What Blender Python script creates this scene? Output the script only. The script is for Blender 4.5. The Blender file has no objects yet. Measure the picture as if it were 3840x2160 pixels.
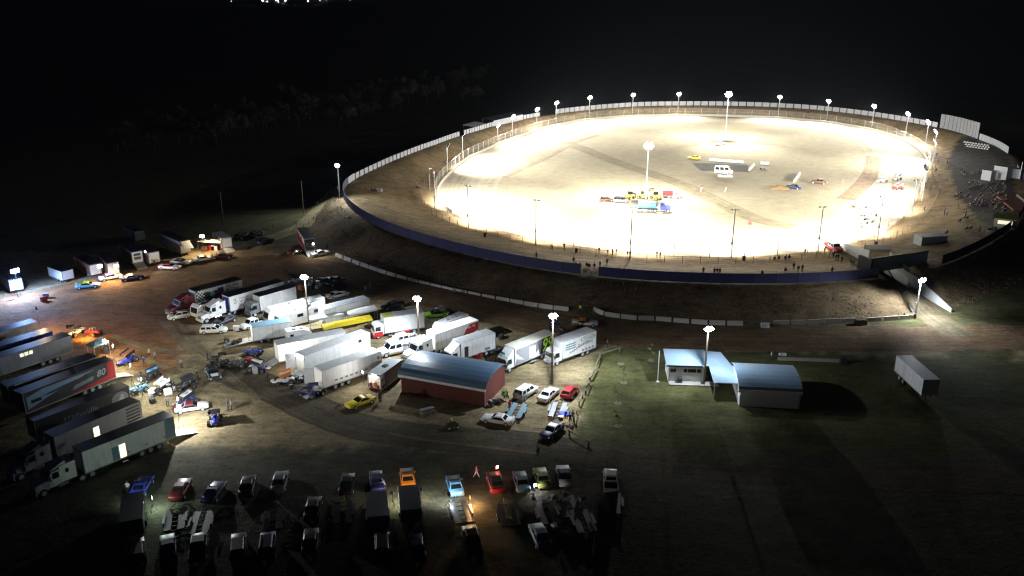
# Night speedway seen from a drone: oval dirt track under floodlights, pits full of race transporters.
import bpy, bmesh, math, random
from mathutils import Vector, Matrix
RND = random.Random(11)
SC = bpy.context.scene
COL = SC.collection
rad = math.radians

# ------------------------------------------------------------------ camera / survey
FPX, PITCH, CAMH = 3200.0, rad(19.1), 60.0
cam_d = bpy.data.cameras.new('camera'); cam = bpy.data.objects.new('camera', cam_d); COL.objects.link(cam)
cam.location = (0, 0, CAMH); cam.rotation_euler = (rad(90) - PITCH, 0, 0)
cam_d.sensor_width = 36; cam_d.lens = 36 * FPX / 3840; cam_d.clip_start = 1; cam_d.clip_end = 20000
SC.camera = cam
CP, SP = math.cos(PITCH), math.sin(PITCH)
# crops of the photograph that were measured: origin x, y and magnification
ZM = dict(A=(0,800,3.22), B=(600,800,3.22), C=(0,1150,3.22), D=(600,1000,3.22), E=(600,1250,3.22), F=(1300,1050,3.22),
          G=(1300,1350,3.22), H=(0,1550,3.22), I=(400,1700,3.22), J=(1200,1700,3.22), K=(1800,1050,3.22), L=(2400,1000,3.22),
          M=(3040,900,3.22), N=(3040,550,3.22), O=(3040,350,3.22), P=(2200,480,3.22), Q=(2200,280,3.22), S=(1500,300,3.22),
          T=(1100,550,3.22), U=(1800,700,3.22), V=(2500,700,3.22), a1=(1780,1400,4.441), a2=(1800,1726,4.441),
          a3=(680,1030,6.44), a4=(1840,1180,6.133), a5=(0,1240,5.152), a7=(3400,420,5.843), a8=(3440,640,4.025),
          b1=(0,850,4.6), b2=(480,820,4.6), b3=(440,1280,5.596), b4=(780,1240,5.596), b5=(2340,640,6.133),
          b6=(3280,1340,4.6), b7=(3000,600,4.83), n=(0,0,1.0), d=(0,0,0.67083))
def px(k, x, y):
    a = ZM[k]; return a[0] + x / a[2], a[1] + y / a[2]
def ray(u, v):
    x = (u - 1920) / FPX; y = -(v - 1080) / FPX
    return x, CP + y * SP, -SP + y * CP
def plane(u, v, z):
    d = ray(u, v); t = (z - CAMH) / d[2]; return Vector((d[0] * t, d[1] * t, z))
def vrow(p):                                     # image row of a world point
    dy = p[1]; dz = p[2] - CAMH
    f = dy * CP - dz * SP; u = dy * SP + dz * CP
    return 1080 - FPX * u / f

# ------------------------------------------------------------------ the oval and the mound round it
TC = (72.5, 319.4)
_T = [(1110,470),(1150,430),(1215,385),(1290,355),(1380,325),(1480,302),(1600,294),(1750,292),(1900,296),(2050,305),(2180,325),
      (2255,349),(2312,384),(2318,425),(2303,470),(2282,515),(2248,560),(2195,597),(2110,622),(1950,646),(1840,648),(1590,640),
      (1470,622),(1350,600),(1250,578),(1180,560),(1130,535),(1100,510)]
_C = [(2190,705),(1950,715),(1800,713),(1650,708),(1500,698),(1300,668),(1210,650),(1100,620),(1000,592),(930,560),(880,525),
      (862,500),(865,463),(930,437),(1020,395),(1100,365),(1200,332),(1300,305),(1400,287),(1500,276),(1600,268),(1750,266),
      (1900,268),(2050,276),(2200,294),(2300,311),(2400,330),(2440,345),(2530,385),(2548,435),(2570,520),(2520,590),(2450,628),
      (2400,655),(2340,680)]
NB = 720
def _table(pts, z, sig):
    q = []
    for a, b in pts:
        p = plane(*px('d', a, b), z); dx, dy = p.x - TC[0], p.y - TC[1]
        q.append((math.atan2(dy, dx) % (2 * math.pi), math.hypot(dx, dy)))
    q.sort(); q = [(q[-1][0] - 2 * math.pi, q[-1][1])] + q + [(q[0][0] + 2 * math.pi, q[0][1])]
    raw = []; j = 0
    for i in range(NB):
        a = i * 2 * math.pi / NB
        while q[j + 1][0] < a: j += 1
        f = (a - q[j][0]) / (q[j + 1][0] - q[j][0]); raw.append(q[j][1] * (1 - f) + q[j + 1][1] * f)
    w = [math.exp(-(k / sig) ** 2 / 2) for k in range(-60, 61)]; s = sum(w)
    return [sum(w[k + 60] * raw[(i + k) % NB] for k in range(-60, 61)) / s for i in range(NB)]
RT = _table(_T, 0, 12); RC = _table(_C, 4, 8)
def look(tab, a):
    f = (a % (2 * math.pi)) / (2 * math.pi) * NB; i = int(f) % NB; f -= int(f)
    return tab[i] * (1 - f) + tab[(i + 1) % NB] * f
def on(tab, deg, off=0.0):
    a = rad(deg); r = look(tab, a) + off
    return Vector((TC[0] + r * math.cos(a), TC[1] + r * math.sin(a), 0))
def sm(x):
    x = max(0.0, min(1.0, x)); return x * x * (3 - 2 * x)
LANE = [plane(3120, 905, 0), plane(3175, 962, 0), plane(3298, 1042, 0), plane(3492, 1184, 0), plane(3600, 1262, 0)]
def lane_d(x, y):
    best = 1e9
    for p, q in zip(LANE, LANE[1:]):
        ex, ey = q.x - p.x, q.y - p.y; t = max(0, min(1, ((x - p.x) * ex + (y - p.y) * ey) / (ex * ex + ey * ey)))
        best = min(best, math.hypot(x - p.x - ex * t, y - p.y - ey * t))
    return best
CREST = 4.0
def hf(x, y):
    dx, dy = x - TC[0], y - TC[1]; r = math.hypot(dx, dy)
    if r > 190: return 0.0
    a = math.atan2(dy, dx); rt = look(RT, a); rc = look(RC, a)
    if r <= rt + 3: return 0.0
    if r < rc - 1: h = CREST * sm((r - rt - 3) / max(3.0, rc - rt - 4))
    elif r < rc + 1.2: h = CREST
    else: h = CREST * (1 - sm((r - rc - 1.2) / 10.5))
    if h > 0 and x > 80 and y < 260: h *= sm((lane_d(x, y) - 4.6) / 0.9)
    return h
def gnd(u, v):                                   # ground point seen at a photo pixel
    d = ray(u, v); t = (9 - CAMH) / d[2]; t1 = -CAMH / d[2]
    st = (t1 - t) / 160
    while t < t1:
        if CAMH + d[2] * t <= hf(d[0] * t, d[1] * t): break
        t += st
    t = min(t, t1); x, y = d[0] * t, d[1] * t
    return Vector((x, y, hf(x, y)))
def g(k, x, y, z=None):
    return gnd(*px(k, x, y)) if z is None else plane(*px(k, x, y), z)

# ------------------------------------------------------------------ materials
_mats = {}
def mat(name, col, rough=.5, metal=0.0, var=.12, scale=3.0, bump=0.0, emit=0.0, ecol=None, alpha=1.0, sp=.5, coords='Object', vstretch=None):
    if name in _mats: return _mats[name]
    m = bpy.data.materials.new(name); m.use_nodes = True; _mats[name] = m
    nt = m.node_tree; b = nt.nodes['Principled BSDF']
    b.inputs['Roughness'].default_value = rough; b.inputs['Metallic'].default_value = metal
    b.inputs['Specular IOR Level'].default_value = sp; b.inputs['Alpha'].default_value = alpha
    tc = nt.nodes.new('ShaderNodeTexCoord'); no = nt.nodes.new('ShaderNodeTexNoise'); no.inputs['Scale'].default_value = scale
    no.inputs['Detail'].default_value = 5; src = tc.outputs[coords]
    if vstretch:
        mp = nt.nodes.new('ShaderNodeMapping'); mp.inputs['Scale'].default_value = vstretch
        nt.links.new(src, mp.inputs[0]); src = mp.outputs[0]
    nt.links.new(src, no.inputs['Vector'])
    mx = nt.nodes.new('ShaderNodeMix'); mx.data_type = 'RGBA'
    lo = [max(0, c * (1 - var)) for c in col]; hi = [min(1, c * (1 + var)) for c in col]
    mx.inputs[6].default_value = (*lo, 1); mx.inputs[7].default_value = (*hi, 1)
    nt.links.new(no.outputs['Fac'], mx.inputs[0]); nt.links.new(mx.outputs[2], b.inputs['Base Color'])
    if bump:
        bp = nt.nodes.new('ShaderNodeBump'); bp.inputs['Strength'].default_value = bump; bp.inputs['Distance'].default_value = .1
        nt.links.new(no.outputs['Fac'], bp.inputs['Height']); nt.links.new(bp.outputs[0], b.inputs['Normal'])
    if emit:
        b.inputs['Emission Color'].default_value = (*(ecol or col), 1); b.inputs['Emission Strength'].default_value = emit
        m.cycles.emission_sampling = 'NONE'
    return m
PAINT = dict(white=(.8,.8,.8), cream=(.7,.68,.6), silver=(.5,.52,.54), grey=(.22,.23,.25), dark=(.035,.037,.045), black=(.012,.012,.014),
             red=(.4,.02,.02), maroon=(.12,.012,.015), blue=(.03,.05,.45), navy=(.015,.02,.1), sky=(.13,.32,.58), yellow=(.8,.6,.02), machine=(.42,.34,.07),
             orange=(.8,.22,.02), green=(.2,.45,.04), lime=(.45,.8,.05), teal=(.05,.4,.45), steel=(.35,.37,.38), bluegrey=(.18,.3,.38),
             brown=(.14,.06,.04), purple=(.2,.15,.4), olive=(.35,.4,.1))
def clad(c):                                     # sheet cladding: faint joints every 1.2 m, road grime
    n = 'cladding_' + c
    if n in _mats: return _mats[n]
    m = mat(n, PAINT[c], .4, 0, .16, 1.1); nt = m.node_tree; b = nt.nodes['Principled BSDF']; src = b.inputs['Base Color'].links[0].from_socket
    tc = nt.nodes.new('ShaderNodeTexCoord'); sx = nt.nodes.new('ShaderNodeSeparateXYZ'); nt.links.new(tc.outputs['Object'], sx.inputs[0])
    def mth(op, a, c_=None):
        k = nt.nodes.new('ShaderNodeMath'); k.operation = op
        for i, v in enumerate((a, c_)):
            if v is None: continue
            if isinstance(v, (int, float)): k.inputs[i].default_value = v
            else: nt.links.new(v, k.inputs[i])
        return k.outputs[0]
    j = mth('LESS_THAN', mth('FRACT', mth('MULTIPLY', sx.outputs[0], .8)), .07)
    mp = nt.nodes.new('ShaderNodeMapping'); mp.inputs['Scale'].default_value = (2.5, 2.5, .25); nt.links.new(tc.outputs['Object'], mp.inputs[0])
    ns = nt.nodes.new('ShaderNodeTexNoise'); ns.inputs['Scale'].default_value = 1; ns.inputs['Detail'].default_value = 6; nt.links.new(mp.outputs[0], ns.inputs['Vector'])
    gr = mth('MULTIPLY', mth('MAXIMUM', mth('SUBTRACT', ns.outputs['Fac'], .5), 0), .7); f = mth('SUBTRACT', 1.0, mth('ADD', mth('MULTIPLY', j, .13), gr))
    vm = nt.nodes.new('ShaderNodeVectorMath'); vm.operation = 'SCALE'; nt.links.new(src, vm.inputs[0]); nt.links.new(f, vm.inputs['Scale']); nt.links.new(vm.outputs[0], b.inputs['Base Color'])
    return m
def paint(c):
    return mat('paint_' + c, PAINT[c], .42, 0, .2, 2.2)
def rubber(): return mat('tyre_rubber', (.018,.018,.018), .85, 0, .3, 6)
def glass(): return mat('window_glass', (.012,.016,.02), .08, 0, .2, 2, sp=.6)
def metal(): return mat('galvanised_metal', (.42,.43,.43), .45, .6, .15, 5)
def darkmetal(): return mat('dark_steel', (.05,.05,.055), .5, .3, .2, 5)
def chrome(): return mat('bright_metal', (.6,.6,.62), .25, .9, .1, 4)
def lampw(): return mat('lamp_lens', (1,1,1), .3, 0, 0, 1, emit=30, ecol=(.84,.92,1))

# ------------------------------------------------------------------ mesh builder
class MB:
    def __init__(s): s.v = []; s.f = []
    def add(s, vs, fs):
        o = len(s.v); s.v += [tuple(p) for p in vs]; s.f += [tuple(i + o for i in q) for q in fs]; return s
    def box(s, x0, x1, y0, y1, z0, z1):
        return s.add([(x0,y0,z0),(x1,y0,z0),(x1,y1,z0),(x0,y1,z0),(x0,y0,z1),(x1,y0,z1),(x1,y1,z1),(x0,y1,z1)],
                     [(3,2,1,0),(4,5,6,7),(0,1,5,4),(1,2,6,5),(2,3,7,6),(3,0,4,7)])
    def bar(s, p, q, r0, r1=None, n=6):
        r1 = r0 if r1 is None else r1; p = Vector(p); q = Vector(q); d = (q - p).normalized()
        a = d.orthogonal().normalized(); b = d.cross(a); vs = []
        for c, r in ((p, r0), (q, r1)):
            for i in range(n):
                t = 2 * math.pi * i / n; vs.append(c + (a * math.cos(t) + b * math.sin(t)) * r)
        fs = [(i, (i + 1) % n, n + (i + 1) % n, n + i) for i in range(n)] + [tuple(range(n - 1, -1, -1)), tuple(range(n, 2 * n))]
        return s.add(vs, fs)
    def beam(s, p, q, w, h):                      # rectangular beam, z up
        p = Vector(p); q = Vector(q); d = (q - p).normalized(); a = Vector((-d.y, d.x, 0))
        if a.length < 1e-4: a = Vector((1, 0, 0))
        a.normalize(); b = d.cross(a); vs = []
        for c in (p, q):
            for i, j in ((-1,-1),(1,-1),(1,1),(-1,1)): vs.append(c + a * (i * w / 2) + b * (j * h / 2))
        return s.add(vs, [(3,2,1,0),(4,5,6,7),(0,1,5,4),(1,2,6,5),(2,3,7,6),(3,0,4,7)])
    def cyl(s, c, r, h, ax='z', n=16, r2=None):
        e = {'x': Vector((1,0,0)), 'y': Vector((0,1,0)), 'z': Vector((0,0,1))}[ax]; c = Vector(c)
        return s.bar(c - e * h / 2, c + e * h / 2, r, r2, n)
    def loft(s, rings):
        n = len(rings[0]); vs = [p for r in rings for p in r]; fs = []
        for k in range(len(rings) - 1):
            for i in range(n):
                j = (i + 1) % n; fs.append((k*n+i, k*n+j, (k+1)*n+j, (k+1)*n+i))
        fs += [tuple(range(n - 1, -1, -1)), tuple(range((len(rings)-1)*n, len(rings)*n))]
        return s.add(vs, fs)
    def prism(s, prof, y0, y1):                   # x-z outline pushed along y
        n = len(prof); vs = [(x, y0, z) for x, z in prof] + [(x, y1, z) for x, z in prof]
        return s.add(vs, [(i, (i+1) % n, n + (i+1) % n, n + i) for i in range(n)] + [tuple(range(n-1,-1,-1)), tuple(range(n, 2*n))])
    def slab(s, pts, t=.02):                      # thin plate from a loop of points, thickened along its normal
        p = [Vector(q) for q in pts]; nn = (p[1]-p[0]).cross(p[-1]-p[0]).normalized() * t; n = len(p)
        return s.add(p + [q + nn for q in p], [(i, (i+1) % n, n+(i+1) % n, n+i) for i in range(n)] + [tuple(range(n-1,-1,-1)), tuple(range(n,2*n))])
    def ball(s, c, r, n=10, m=6, sq=(1,1,1)):
        vs = [(c[0], c[1], c[2] - r*sq[2])]; fs = []
        for k in range(1, m):
            t = math.pi * k / m - math.pi/2
            for i in range(n):
                a = 2*math.pi*i/n; vs.append((c[0]+r*sq[0]*math.cos(t)*math.cos(a), c[1]+r*sq[1]*math.cos(t)*math.sin(a), c[2]+r*sq[2]*math.sin(t)))
        vs.append((c[0], c[1], c[2] + r*sq[2])); L = len(vs) - 1
        for i in range(n):
            j = (i+1) % n; fs.append((0, 1+j, 1+i)); fs.append((L, 1+(m-2)*n+i, 1+(m-2)*n+j))
            for k in range(m-2): fs.append((1+k*n+i, 1+k*n+j, 1+(k+1)*n+j, 1+(k+1)*n+i))
        return s.add(vs, fs)
    def mesh(s, name, fix=True):
        me = bpy.data.meshes.new(name); me.from_pydata(s.v, [], s.f)
        if fix:
            bm = bmesh.new(); bm.from_mesh(me); bmesh.ops.recalc_face_normals(bm, faces=bm.faces); bm.to_mesh(me); bm.free()
        return me
    def build(s, name, m, par=None, smooth=False, label=None):
        me = s.mesh(name); o = bpy.data.objects.new(name, me); COL.objects.link(o)
        if m: me.materials.append(m)
        if par: o.parent = par
        if label: o['label'] = label
        if smooth:
            for p in me.polygons: p.use_smooth = True
        return o
def tag(o, label=None, cat=None, group=None, kind=None):
    for k, v in (('label', label), ('category', cat), ('group', group), ('kind', kind)):
        if v: o[k] = v
    return o
def thing(name, label, cat, loc=(0,0,0), rz=0.0, group=None):
    o = bpy.data.objects.new(name, None); COL.objects.link(o); o.empty_display_size = .5
    o.location = loc; o.rotation_euler = (0, 0, rz); return tag(o, label, cat, group)
def dup(root, loc, rz=0.0, label=None, group=None, sc=1.0, swap=None):
    def cp(o, par):
        c = o.copy(); COL.objects.link(c); c.parent = par
        if swap and o.type == 'MESH':
            for i, sl in enumerate(c.material_slots):
                if sl.material and sl.material.name in swap:
                    sl.link = 'OBJECT'; sl.material = swap[sl.material.name]
        for ch in o.children: cp(ch, c)
        return c
    r = cp(root, None); r.location = loc; r.rotation_euler = (0, 0, rz); r.scale = (sc, sc, sc)
    if label: r['label'] = label
    if group: r['group'] = group
    return r
_txt = {}
def text(s, name, m, par, size, loc, rot, ext=.01, bold=0.0, shear=0.0, sx=1.0):
    key = (s, ext, bold, shear)
    if key not in _txt:
        c = bpy.data.curves.new(name, 'FONT'); c.body = s; c.size = 1; c.extrude = ext; c.offset = bold; c.shear = shear
        c.align_x = 'CENTER'; c.align_y = 'CENTER'; c.resolution_u = 2; f = bpy.data.objects.new(name, c); COL.objects.link(f)
        _txt[key] = bpy.data.meshes.new_from_object(f.evaluated_get(bpy.context.evaluated_depsgraph_get())); bpy.data.objects.remove(f); bpy.data.curves.remove(c)
    me = _txt[key].copy(); me.materials.clear(); me.materials.append(m); o = bpy.data.objects.new(name, me); COL.objects.link(o); o.parent = par
    o.location = loc; o.rotation_euler = rot; o.scale = (size*sx, size, 1); return o
SIDE = {1: (rad(90), 0, rad(180)), -1: (rad(90), 0, 0)}     # lettering on the +y / -y side of a thing
# ------------------------------------------------------------------ world, ground, track
w = bpy.data.worlds.new('World'); SC.world = w; w.use_nodes = True
bg = w.node_tree.nodes['Background']; bg.inputs[0].default_value = (.35, .42, 1, 1); bg.inputs[1].default_value = .004

def inpoly(x, y, poly):
    c = False; j = len(poly) - 1
    for i in range(len(poly)):
        a, b = poly[i], poly[j]
        if (a[1] > y) != (b[1] > y) and x < (b[0]-a[0]) * (y-a[1]) / (b[1]-a[1]) + a[0]: c = not c
        j = i
    return c
def zone(pts): return [tuple(plane(*px('d', a, b), 0))[:2] for a, b in pts]
GRASS_DRY, GRASS_BANK, GRASS_GREEN = (.10,.092,.045), (.14,.098,.056), (.082,.082,.032)
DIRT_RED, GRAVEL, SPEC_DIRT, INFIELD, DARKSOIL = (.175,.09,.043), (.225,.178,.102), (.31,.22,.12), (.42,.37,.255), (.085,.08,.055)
ZONES = [ (zone([(-300,1000),(-300,620),(300,640),(560,585),(700,640),(860,640),(1050,705),(1270,765),(1440,790),(1560,845),(1900,855),(2700,850),(2700,985),(1560,905),(1500,1120),(600,1130),(-300,1120)]), GRAVEL),
          (zone([(-300,800),(300,690),(620,650),(760,660),(480,800),(440,920),(380,960),(280,900),(-300,900)]), DIRT_RED),
          (zone([(700,650),(900,680),(1290,778),(1480,830),(2000,835),(2000,875),(1480,850),(1290,815),(900,735),(640,690)]), DIRT_RED),
          (zone([(1500,900),(1520,878),(1600,870),(1960,885),(2700,915),(2700,1300),(1500,1160),(1440,1090)]), GRASS_GREEN),
          (zone([(2230,800),(2330,790),(2560,880),(2560,1000),(2400,900)]), GRASS_GREEN),
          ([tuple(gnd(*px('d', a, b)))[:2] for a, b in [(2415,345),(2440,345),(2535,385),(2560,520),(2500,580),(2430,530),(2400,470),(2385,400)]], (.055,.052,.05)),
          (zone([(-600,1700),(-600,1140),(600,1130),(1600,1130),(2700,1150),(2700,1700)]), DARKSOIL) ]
def tint(x, y):
    dx, dy = x - TC[0], y - TC[1]; r = math.hypot(dx, dy)
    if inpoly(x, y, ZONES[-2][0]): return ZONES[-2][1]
    if r < 175:
        a = math.atan2(dy, dx); rt = look(RT, a); rc = look(RC, a)
        if r < rt - 8:
            q = .5 + .5*math.sin(x*.045 + 1.3*math.sin(y*.03)) * math.sin(y*.05 + x*.02); return tuple(INFIELD[i]*(.86+.14*q) for i in range(3))
        if r < rc + 1:
            f = sm((r - rt) / max(4, rc - rt)); gz = .35 + .3 * math.sin(a * 7 + r * .11) * math.sin(r * .23 + a * 3)
            if -80 < math.degrees(a) < -55: gz += .35
            return tuple(SPEC_DIRT[i] * (1 - gz * f) + GRASS_DRY[i] * gz * f for i in range(3))
        if r < rc + 12: return GRASS_BANK
    c = GRASS_DRY
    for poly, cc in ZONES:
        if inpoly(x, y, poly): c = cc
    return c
xs = [-9000, -4000, -1800, -900, -500, -330, -250, -200, -170] + [-150 + 1.6 * i for i in range(232)] + [230, 260, 320, 420, 600, 1000, 2000, 4500, 9000]
ys = [-60, 0, 30, 50, 65] + [76 + 1.6 * i for i in range(242)] + [470, 490, 520, 570, 650, 800, 1100, 1700, 2800, 5000, 9000]
gv, gc = [], []
for y in ys:
    for x in xs:
        gv.append((x, y, hf(x, y)))
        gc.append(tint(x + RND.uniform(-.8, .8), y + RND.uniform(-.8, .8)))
nx = len(xs); gf = [(j*nx+i, j*nx+i+1, (j+1)*nx+i+1, (j+1)*nx+i) for j in range(len(ys)-1) for i in range(nx-1)]
me = bpy.data.meshes.new('ground'); me.from_pydata(gv, [], gf)
at_ = me.color_attributes.new('tint', 'FLOAT_COLOR', 'POINT')
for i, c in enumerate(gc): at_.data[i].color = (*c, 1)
ka = me.attributes.new('calm', 'FLOAT', 'POINT')
for i, (x, y, z) in enumerate(gv):
    r = math.hypot(x-TC[0], y-TC[1]); ka.data[i].value = .38 if r < 140 and r < look(RT, math.atan2(y-TC[1], x-TC[0])) - 8 else 1.0
for p in me.polygons: p.use_smooth = True
ground = bpy.data.objects.new('ground', me); COL.objects.link(ground); tag(ground, kind='structure')

def soil(name, base=None, attr=None, streak=None, amp=.55, edge=None, bump=.5):
    """earth material: tint attribute or base colour, broken up by coarse, fine and streaky noise"""
    m = bpy.data.materials.new(name); m.use_nodes = True; nt = m.node_tree; N = nt.nodes; Lk = nt.links.new
    b = N['Principled BSDF']; b.inputs['Roughness'].default_value = .92; b.inputs['Specular IOR Level'].default_value = .15
    geo = N.new('ShaderNodeNewGeometry')
    def noise(scale, detail, vec, rough=.6):
        n = N.new('ShaderNodeTexNoise'); n.inputs['Scale'].default_value = scale; n.inputs['Detail'].default_value = detail
        n.inputs['Roughness'].default_value = rough; Lk(vec, n.inputs['Vector']); return n.outputs['Fac']
    def mth(op, a, c, d=None):
        n = N.new('ShaderNodeMath'); n.operation = op
        for i, v in enumerate((a, c, d)):
            if v is None: continue
            if isinstance(v, (int, float)): n.inputs[i].default_value = v
            else: Lk(v, n.inputs[i])
        return n.outputs[0]
    pos = geo.outputs['Position']
    big = noise(.045, 4, pos); mid = noise(.3, 6, pos, .65); fine = noise(1.7, 7, pos, .72)
    f = mth('MULTIPLY_ADD', big, .9, .15); f = mth('ADD', f, mth('MULTIPLY', mth('SUBTRACT', mid, .5), 1.9))
    f = mth('ADD', f, mth('MULTIPLY', mth('SUBTRACT', fine, .5), 2.0))
    if streak:
        mp = N.new('ShaderNodeMapping'); mp.inputs['Scale'].default_value = streak[1:]
        uv = N.new('ShaderNodeUVMap') if streak[0] == 'uv' else None
        Lk(uv.outputs[0] if uv else pos, mp.inputs[0]); st = noise(1, 5, mp.outputs[0], .65)
        f = mth('ADD', f, mth('MULTIPLY', mth('SUBTRACT', st, .5), 1.7))
    f = mth('MULTIPLY_ADD', mth('SUBTRACT', f, .6), amp * 1.6, 1.0)
    if attr:
        ca = N.new('ShaderNodeAttribute'); ca.attribute_name = 'calm'; f = mth('ADD', 1.0, mth('MULTIPLY', mth('SUBTRACT', f, 1.0), ca.outputs['Fac'])); f = mth('MAXIMUM', f, .25)
    if attr:
        at = N.new('ShaderNodeAttribute'); at.attribute_name = attr; col = at.outputs['Color']
    else:
        rg = N.new('ShaderNodeRGB'); rg.outputs[0].default_value = (*base, 1); col = rg.outputs[0]
    vm = N.new('ShaderNodeVectorMath'); vm.operation = 'SCALE'; Lk(col, vm.inputs[0]); Lk(f, vm.inputs['Scale'])
    Lk(vm.outputs[0], b.inputs['Base Color'])
    bp = N.new('ShaderNodeBump'); bp.inputs['Strength'].default_value = bump; bp.inputs['Distance'].default_value = .35
    Lk(mth('ADD', fine, mid), bp.inputs['Height']); Lk(bp.outputs[0], b.inputs['Normal'])
    if edge:                                       # ragged, fading border
        ea = N.new('ShaderNodeAttribute'); ea.attribute_name = 'fade'
        k = mth('ADD', ea.outputs['Fac'], mth('MULTIPLY', mth('SUBTRACT', mid, .5), .9))
        k = mth('MULTIPLY_ADD', mth('SUBTRACT', k, .4), 30.0, 0.0); k = mth('MAXIMUM', mth('MINIMUM', k, 1), 0)
        Lk(k, b.inputs['Alpha'])
    return m
me.materials.append(soil('earth_and_grass', attr='tint', streak=('w', .25, .9, 1)))

def ribbon(name, left, right, m, z=.01, nacross=6, fade=(1, 1), wlen=1.0):
    """sheet between two lines of points; UV runs along (metres) and across"""
    n = len(left); vs, fs, uv, fd = [], [], [], []; s = 0
    for i in range(n):
        if i: s += (left[i] - left[i-1]).length
        for k in range(nacross + 1):
            t = k / nacross; p = left[i].lerp(right[i], t); vs.append((p.x, p.y, p.z + z)); uv.append((s * wlen, t * (right[i]-left[i]).length))
            e = min(t * 4 if fade[0] else 1, (1 - t) * 4 if fade[1] else 1, 1); fd.append(e)
    w_ = nacross + 1
    for i in range(n-1):
        for k in range(nacross): fs.append((i*w_+k, i*w_+k+1, (i+1)*w_+k+1, (i+1)*w_+k))
    me = bpy.data.meshes.new(name); me.from_pydata(vs, [], fs); ul = me.uv_layers.new(name='UVMap')
    for lp in me.loops: ul.data[lp.index].uv = uv[lp.vertex_index]
    a = me.attributes.new('fade', 'FLOAT', 'POINT')
    for i, e in enumerate(fd): a.data[i].value = e
    me.materials.append(m); o = bpy.data.objects.new(name, me); COL.objects.link(o)
    if sum(p.normal.z for p in me.polygons) < 0:
        bm = bmesh.new(); bm.from_mesh(me); bmesh.ops.reverse_faces(bm, faces=bm.faces); bm.to_mesh(me); bm.free()
    return tag(o, kind='structure')
degs = [i * 1.5 for i in range(241)]
ribbon('racetrack', [on(RT, a, -24) for a in degs], [on(RT, a, 0) for a in degs],
       soil('track_clay', (.44,.39,.295), streak=('uv', .03, .55, 1), amp=.38, edge=True, bump=.3), .03, 10, (1, 0))
ribbon('infield_edge', [on(RT, a, -25.0) for a in degs], [on(RT, a, -23.6) for a in degs],
       soil('edge_clay', (.42,.375,.275), streak=('uv', .05, .6, 1), amp=.3, edge=True), .045, 6)
def smooth_line(pts, n=8):
    out = []
    for i in range(len(pts)-1):
        p0, p1, p2, p3 = pts[max(i-1,0)], pts[i], pts[i+1], pts[min(i+2,len(pts)-1)]
        for k in range(n):
            t = k / n; out.append(.5 * ((2*p1) + (p2-p0)*t + (2*p0-5*p1+4*p2-p3)*t*t + (3*p1-p0-3*p2+p3)*t**3))
    return out + [pts[-1]]
def strip(name, pts, wd, m, z=.012, fade=(1, 1)):
    c = smooth_line(pts); l, r = [], []
    for i, p in enumerate(c):
        d = (c[min(i+1,len(c)-1)] - c[max(i-1,0)]).normalized(); nn = Vector((-d.y, d.x, 0)) * wd / 2
        a, b = p + nn, p - nn
        for q in (a, b): q.z = hf(q.x, q.y)
        l.append(a); r.append(b)
    return ribbon(name, l, r, m, z, 8, fade)
road_m = soil('pit_road_dirt', (.145,.09,.05), streak=('uv', .045, 1.5, 1), amp=.6, edge=True)
strip('pit_road', [plane(*px('d', a, b), 0) for a, b in [(300,705),(520,672),(700,662),(860,688),(1050,733),(1250,785),(1420,822),(1600,842),(1800,848),(2100,852),(2400,850),(2700,846)]], 15, road_m)
gravel_m = soil('access_road_gravel', (.09,.075,.05), streak=('uv', .05, 1.6, 1), amp=.6, edge=True)
strip('access_road', [plane(*px('d', a, b), 0) for a, b in [(560,930),(700,985),(880,1065),(1080,1098),(1300,1115),(1560,1150),(1900,1180),(2300,1200),(2700,1210)]], 9, gravel_m, .016)
strip('tunnel_lane', LANE, 6.4, soil('lane_dirt', (.15,.12,.075), streak=('uv', .06, 1.4, 1), amp=.5), .02, (0, 0))
scr = soil('wheel_rut_dirt', (.165,.13,.08), streak=('uv', .05, 2, 1), amp=.5, edge=True)
for i, (pts, wd) in enumerate([([('E',200,60),('E',600,300),('E',900,600),('E',1200,790)], 1.2), ([('E',330,80),('E',760,420),('E',1150,740)], .9),
        ([('D',0,620),('D',260,900),('D',420,1050)], 2.2), ([('D',120,560),('D',420,900),('D',640,1100)], 1.4),
        ([('C',1500,560),('C',1900,700),('C',2500,930)], 1.5), ([('C',1350,350),('C',1700,480),('C',2150,560)], 2.2),
        ([('G',500,880),('G',900,960),('G',1500,1030),('G',2300,1130)], .8)]):
    strip('wheel_rut', [g(*p, 0) for p in pts], wd, scr, .02 + .002 * i)

band = soil('trodden_clay', (.27,.23,.15), streak=('uv', .06, 1.0, 1), amp=.4, edge=True)
strip('infield_path', [g(*p, 0) for p in [('P',-250,170),('P',0,270),('P',380,420),('P',1060,650),('P',1400,800),('P',2000,1080),('P',2500,1200)]], 8, band, .05)
strip('infield_pad', [g(*p, 0) for p in [('P',1330,470),('P',1500,470),('P',1720,480),('P',1950,490)]], 17, soil('pad_asphalt', (.13,.128,.125), amp=.3, edge=True), .055)
strip('worn_clay', [g(*p, 0) for p in [('N',420,640),('N',560,520),('N',690,380),('N',760,210),('N',760,120)]], 7, soil('worn_clay', (.26,.19,.125), streak=('uv', .06, 1, 1), amp=.5, edge=True), .06)
strip('worn_clay', [g(*p, 0) for p in [('S',2400,660),('S',2100,760),('S',1800,920),('S',1500,1060),('S',1250,1180)]], 3, soil('groove_clay', (.3,.25,.175), streak=('uv', .06, 1, 1), amp=.5, edge=True), .062)
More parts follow.
